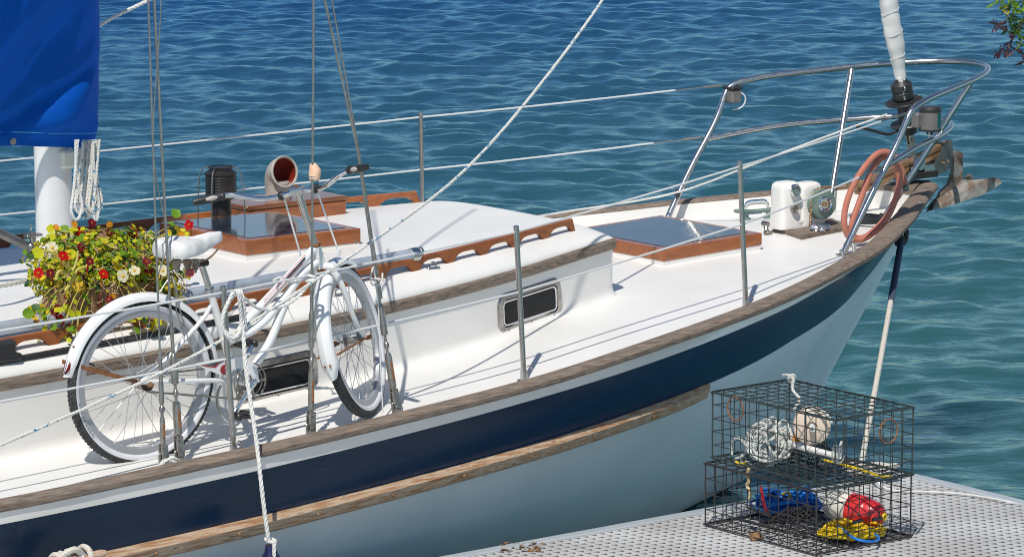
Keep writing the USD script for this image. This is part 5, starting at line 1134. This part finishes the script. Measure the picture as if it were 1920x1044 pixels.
# ------------------------------------------------------------------ crab traps on the dock
def trap(label, x0, x1, y0, y1, z0, z1, m, r, seed, skew=0.0):
    g = random.Random(seed); T = Thing('crab_trap', label, 'crab trap', ((x0 + x1) / 2, (y0 + y1) / 2, z0), 'crab traps stacked on the dock')
    def panel(o, U, V, nu, nv, name, miss=()):
        out = []; W = lambda a, b: o + U * a + V * b
        j = lambda: g.uniform(-.0025, .0025)
        for i in range(nu + 1):
            if i in miss: continue
            q = [W(i / nu, t) + A([j(), j(), j()]) for t in np.linspace(0, 1, 4)]; out.append(tube(q, r, 5))
        for i in range(nv + 1):
            q = [W(t, i / nv) + A([j(), j(), j()]) + nrm(np.cross(U, V)) * r * 1.2 for t in np.linspace(0, 1, 5)]; out.append(tube(q, r, 5))
        T.part(name, out, m, smooth=60, kind='stuff')
    X, Y, Z = A([x1 - x0, 0, 0]), A([0, y1 - y0, 0]), A([0, 0, z1 - z0]); O = A([x0, y0, z0])
    n = lambda v, c: max(2, int(round(np.linalg.norm(v) / c)))
    nx, ny, nz = n(X, .062), n(Y, .062), n(Z, .062)
    panel(O, X, Z, nx, nz, 'side_panel'); panel(O + Y, X, Z, nx, nz, 'side_panel'); panel(O, Y, Z, ny, nz, 'side_panel'); panel(O + X, Y, Z, ny, nz, 'side_panel')
    panel(O, X, Y, nx, ny, 'bottom_panel'); panel(O + Z, X, Y, nx, ny, 'lid')
    e = .006
    for z in (z0 + .004, z1 - .004):
        c = [A([x0 - e, y0 - e, z]), A([x1 + e, y0 - e, z]), A([x1 + e, y1 + e, z]), A([x0 - e, y1 + e, z])]
        T.part('frame', tube(np.vstack([poly([c[k], c[(k + 1) % 4]], .1)[:-1] for k in range(4)]), r * 1.5, 6, closed=True), m)
    for cx, cy in ((x0, y0), (x1, y0), (x1, y1), (x0, y1)): T.part('corner_post', rod([cx, cy, z0], [cx, cy, z1], r * 1.5, 6), m)
    return T, O, X, Y, Z
lo_ = (10.44, 10.99, -3.01, -2.285, .507, .785)
T1, O1, X1, Y1, Z_1 = trap('dark rusty wire crab trap standing on the dock, lower of the two', *lo_, 'trap_wire_rust', .0023, 3)
up_t = (10.475, 10.925, -3.085, -2.29, .802, 1.100)
T2, O2, X2, Y2, Z_2 = trap('grey green wire crab trap stacked on top of the lower trap', *up_t, 'trap_wire', .0022, 4)
T2.part('escape_ring', torus(pX(1379, 766, up_t[0] - .006), (1, 0, 0), .052, .0032, 28, 6), 'rust')
T2.part('escape_ring', torus(pY(1666, 808, up_t[2] - .006), (0, 1, 0), .052, .0032, 28, 6), 'rust')
T2.part('door_frame', tube(pX(0, 0, 0)[None] * 0 + A([pX(1545, 812, up_t[0] - .012) + A([0, a_, b_]) for a_, b_ in rrect(.24, .20, .03, 5)]), .0032, 5, closed=True), 'trap_wire')
for px, py in ((1413, 955 - 0), (1437, 963)): T1.part('hinge_sleeve', rod(pX(px - 8, py - 3, lo_[0] - .005), pX(px + 8, py + 3, lo_[0] - .005), .0085, 8), 'black_plastic')
for px, py in ((1608, 977), (1645, 972)): T1.part('hinge_sleeve', rod(pY(px - 8, py + 2, lo_[2] - .005), pY(px + 8, py - 2, lo_[2] - .005), .0085, 8), 'black_plastic')
def tangle(c, ext, n, r, seed, loops=14, flat=.35):
    g = random.Random(seed); q = []; a = 0
    for i in range(loops * 7):
        a += 2 * math.pi / 7 + g.uniform(-.25, .25); k = g.uniform(.35, 1.0) if i % 7 else g.uniform(.5, 1.05)
        q.append(A(c) + A([ext[0] * k * math.cos(a) + g.uniform(-.15, .15) * ext[0], ext[1] * k * math.sin(a) + g.uniform(-.15, .15) * ext[1], ext[2] * abs(g.gauss(0, .5)) + r]))
    return tube(spline(q, loops * 34), r, 6)
zf = lo_[4] + .012
single('blue_rope_pile', tangle(pZ(1478, 953, zf + .02) , (.17, .13, .055), 0, .0062, 5, 18), 'blue_rope', 'tangle of bright blue rope inside the lower crab trap', 'rope')
single('yellow_rope_pile', tangle(pZ(1600, 1000, zf + .004), (.15, .13, .022), 0, .0062, 6, 22), 'yellow_rope', 'tangle of yellow rope under the red and white float', 'rope')
single('yellow_rope_loop', tube(spline([pZ(1462, 948, zf + .01), pZ(1455, 935, zf + .04), pZ(1470, 925, zf + .07), pZ(1482, 930, zf + .08), pZ(1480, 944, zf + .04), pZ(1466, 952, zf + .02)], 30), .0055, 6), 'yellow_rope', 'small yellow rope loop beside the blue rope', 'rope')
single('blue_rope_end', tube(spline([pZ(1570, 985, zf + .03), pZ(1590, 1000, zf + .04), pZ(1612, 1012, zf + .035), pZ(1640, 1014, zf + .02), pZ(1646, 1005, zf + .02), pZ(1630, 994, zf + .03)], 30), .006, 6), 'blue_rope', 'blue rope end lying across the yellow rope', 'rope')
single('red_strap', tube(spline([pX(1426, 912, 10.56), pX(1430, 930, 10.57), pX(1434, 950, 10.58), pX(1440, 962, 10.59)], 16), .007, 6), 'red_rope', 'short red strap hanging in the lower crab trap', 'strap')
def netting(c, ext, seed, n=26):
    g = np.random.default_rng(seed); P = []
    X_, Y_ = np.meshgrid(np.linspace(-1, 1, n), np.linspace(-1, 1, n), indexing='ij')
    z = meshkit.fbm(np.stack([X_ * 2.2, Y_ * 2.2, 0 * X_ + seed], -1), 3, seed); h = np.clip(1.1 - X_ ** 2 - Y_ ** 2, 0, 1)
    G = A(c) + np.stack([X_ * ext[0] + .25 * ext[0] * (z - .5), Y_ * ext[1], ext[2] * (h * (.3 + z) * 1.2) + .002], -1)
    return [tube(G[i], .0021, 4, caps=False) for i in range(n)] + [tube(G[:, i], .0021, 4, caps=False) for i in range(n)]
single('black_netting', netting(pZ(1500, 985, zf), (.13, .15, .07), 3, 18), 'net_black', 'crumpled black netting on the floor of the lower trap', 'netting', kind='stuff')
single('brown_netting', netting(pZ(1530, 862, up_t[4] + .01), (.12, .13, .075), 8, 18), 'net_black', 'crumpled dark netting on the floor of the upper trap', 'netting', kind='stuff')
# red and white float
b0, b1 = pZ(1556, 944, zf + .085), pZ(1656, 968, zf + .065); bd = nrm(b1 - b0); bl = np.linalg.norm(b1 - b0)
fb = Thing('trap_float', 'red and white bullet shaped float inside the lower trap', 'float', b0 - _Z * .08)
cut = bl * .42
fb.part('white_end', lathe([(.0, -.012), (.04, -.010), (.062, .008), (.070, .04), (.073, cut)], b0, bd, 32), 'buoy_white', smooth=50)
fb.part('red_end', lathe([(.0735, cut - .001), (.0735, cut + .02), (.072, bl * .62), (.066, bl * .72), (.062, bl * .735), (.058, bl * .84), (.045, bl * .95), (.028, bl * 1.0), (.014, bl * 1.0), (.0, bl * .98)], b0, bd, 32), 'buoy_red', smooth=35)
fb.part('becket', torus(b1 + bd * .006, bd, .013, .006, 14, 6), 'yellow_rope')
# cream float on a stick, rope coil
bc = pX(1522, 797, 10.68); bn = nrm(A([-.62, -.72, .05]))
cf_ = Thing('cream_float', 'cream disc shaped float hanging inside the upper trap', 'float', bc)
cf_.part('disc', lathe([(.0, -.06), (.066, -.058), (.080, -.045), (.083, .0), (.080, .040), (.066, .050), (.024, .052), (.022, .040), (.0, .040)], bc, bn, 36), 'buoy_cream', smooth=40)
cf_.part('stick', lathe([(.014, .02), (.014, .115), (.011, .12), (.007, .12), (.006, .10), (.0, .10)], bc, bn, 16), 'pvc')
p0, p1 = pX(1480, 831, 10.66), pX(1578, 858, 10.60)
pv = Thing('plastic_pipe', 'white plastic pipe lying below the cream float', 'pipe', (p0 + p1) / 2)
pv.part('pipe', rod(p0, p1, .0145, 16), 'pvc'); pv.part('collar', rod(p0 + (p1 - p0) * .15, p0 + (p1 - p0) * .34, .0158, 16), 'pvc')
single('orange_float', sphere(pX(1487, 825, 10.70), .030, 2, (1, 1, .8)), 'petal_orange', 'small orange float peeping out behind the white pipe', 'float')
g = random.Random(12); q = []; cc0 = pX(1443, 826, 10.62); tocc = nrm(CAM - cc0)
for i in range(26):
    n_ = nrm(tocc + A([g.uniform(-.75, .75), g.uniform(-.5, .5), g.uniform(-.5, .6)])); x, y, z = basis(n_); R0 = g.uniform(.050, .094); o_ = cc0 + A([g.uniform(-.02, .02), g.uniform(-.02, .02), (R0 - .09) * .5 + g.uniform(-.012, .008)]) + z * g.uniform(-.035, .055); a0 = 0
    for t in np.linspace(0, 2 * math.pi, 8, endpoint=False): q.append(o_ + R0 * (math.cos(t) * x * g.uniform(.94, 1.04) + math.sin(t) * y * g.uniform(.94, 1.1)))
single('rope_coil', rope(q, .0068), 'old_rope', 'thick coil of pale green white rope standing in the upper trap', 'rope coil')
single('rope_bight', rope(spline([pX(1372, 852, 10.54), pX(1371, 835, 10.54), pX(1376, 824, 10.54), pX(1388, 822, 10.54), pX(1398, 834, 10.55), pX(1396, 850, 10.56), pX(1385, 858, 10.55), pX(1376, 860, 10.55), pX(1400, 866, 10.56), pX(1425, 872, 10.57), pX(1450, 872, 10.58)], 50), .0072), 'old_rope', 'loose bight of pale rope left of the coil in the upper trap', 'rope')
zt_ = up_t[5] + .012
single('rope_on_trap', [rope(spline([pX(1468, 703, 10.72), pX(1480, 703, 10.72), pX(1487, 710, 10.71), pX(1486, 722, 10.70), pX(1492, 738, 10.68), pX(1499, 750, 10.67), pX(1493, 760, 10.66), pX(1490, 766, 10.65), pX(1507, 774, 10.64), pX(1530, 768, 10.66), pX(1545, 772, 10.66), pX(1556, 784, 10.66), pX(1560, 792, 10.66)], 60), .0068), torus(pX(1485, 708, 10.715), (.3, 1, .4), .014, .007, 16, 6), torus(pX(1483, 711, 10.71), (1, .3, .4), .013, .007, 16, 6)], 'old_rope', 'frayed pale rope knotted to the top of the upper trap and the cream float', 'rope')
single('rope_knot', [tangle(pX(1570, 868, 10.56), (.02, .02, .05), 0, .0055, 31, 8)], 'old_rope', 'bunched pale rope at the end of the white pipe', 'rope')
single('yellow_line', tube(spline([pX(1545, 862, 10.56), pX(1565, 866, 10.58), pX(1590, 873, 10.62), pX(1620, 882, 10.68), pX(1645, 891, 10.74), pX(1671, 891, 10.86)], 40), .0052, 6), 'yellow_rope', 'yellow line across the floor of the upper trap', 'rope')
single('yellow_line', tube(spline([pX(1380, 866, 10.50), pX(1388, 870, 10.50), pX(1398, 868, 10.51)], 12), .0075, 6), 'yellow_rope', 'short yellow line below the loose rope bight', 'rope')
tw = [pX(1404, 878, 10.45), pX(1402, 892, 10.45), pX(1405, 900, 10.445), pX(1400, 908, 10.45), pX(1406, 920, 10.45), pX(1405, 934, 10.45)]
single('frayed_twine', rope(spline(tw, 20), .008), 'twig', 'brown frayed twine hanging from the rim of the lower trap', 'twine')
lf = pZ(1418, 1010, DZ + .004); v_, f_ = leaf_disc(lf + _Z * .012, nrm(A([-.3, -.3, .9])), .03, 3); single('dry_leaf', (np.vstack([v_, v_ - A([0, 0, .002])]), np.vstack([f_, f_[:, ::-1] + len(v_)])), 'leaf_dry', 'dry brown leaf lying on the dock by the lower trap', 'leaf')

# ------------------------------------------------------------------ branch hanging into the upper right corner
bo = CAM + ray(1935, 20) * 11.0
tree = Thing('overhanging_branch', 'branch with purple and green leaves hanging into the upper right corner', 'branch', bo)
Pb = lambda px, py, d: CAM + ray(px, py) * d
tree.part('stem', tube(spline([Pb(3600, -1500, 12.4), Pb(2500, -560, 11.7), Pb(2080, -160, 11.2), Pb(1980, -40, 11.1), Pb(1925, 30, 11.0), Pb(1900, 62, 10.95), Pb(1884, 108, 10.9)], 40), np.linspace(.05, .003, 40), 7), 'bark')
tree.part('twig', tube(spline([Pb(1925, 30, 11.0), Pb(1900, 62, 10.96), Pb(1868, 46, 10.95)], 12), .0025, 5), 'bark'); tree.part('twig', tube(spline([Pb(1892, 85, 10.93), Pb(1912, 98, 10.95), Pb(1940, 102, 11.0)], 12), .0025, 5), 'bark')
g = random.Random(5)
def blade(c, d, L, w, m, parent=None):
    d = nrm(d); s = nrm(np.cross(d, nrm(A([g.uniform(-1, 1), g.uniform(-1, 1), g.uniform(-1, 1)])))); n = np.cross(d, s)
    V = [c, c + d * L * .35 + s * w, c + d * L * .7 + s * w * .7 + n * .003, c + d * L, c + d * L * .7 - s * w * .7 + n * .003, c + d * L * .35 - s * w, c + d * L * .5 - n * w * .4]
    tree.part('leaf', (A(V), A([[0, 1, 6], [1, 2, 6], [2, 3, 6], [3, 4, 6], [4, 5, 6], [5, 0, 6]])), m, smooth=50)
for px, py, k, m in ((1868, 46, 9, 'leaf_purple'), (1885, 58, 8, 'leaf_purple'), (1882, 88, 7, 'leaf_purple'), (1876, 100, 8, 'leaf_purple'), (1896, 95, 8, 'leaf_purple'), (1915, 100, 6, 'leaf_purple'), (1915, 116, 4, 'leaf_purple'), (1902, 68, 8, 'leaf_purple'), (1915, 62, 10, 'leaf_green'), (1910, 45, 10, 'leaf_dark'), (1900, 30, 12, 'leaf_dark'), (1918, 20, 14, 'leaf_green'), (1890, 12, 10, 'leaf_dark'), (1906, 8, 12, 'leaf_green'), (1872, 3, 6, 'leaf_green'), (1880, 8, 3, 'leaf_yellow'), (1890, 26, 3, 'leaf_yellow'), (1905, 40, 14, 'leaf_dark'), (1915, 80, 8, 'leaf_dark'), (1898, 50, 8, 'leaf_dark'), (1925, 45, 12, 'leaf_green'), (1928, 75, 8, 'leaf_green'), (1895, 2, 10, 'leaf_green'), (1920, 0, 14, 'leaf_dark'), (1940, 30, 16, 'leaf_green'), (1950, 70, 10, 'leaf_dark'), (1945, -20, 16, 'leaf_dark'), (1910, -25, 14, 'leaf_green')):
    for q in range(k):
        c = Pb(px + g.gauss(0, 4), py + g.gauss(0, 4), 10.95 + g.uniform(-.08, .08)); blade(c, A([g.uniform(-1, 1), g.uniform(-1, 1), g.uniform(-1, .5)]) - RGT * .3, g.uniform(.018, .034), g.uniform(.003, .006), m)
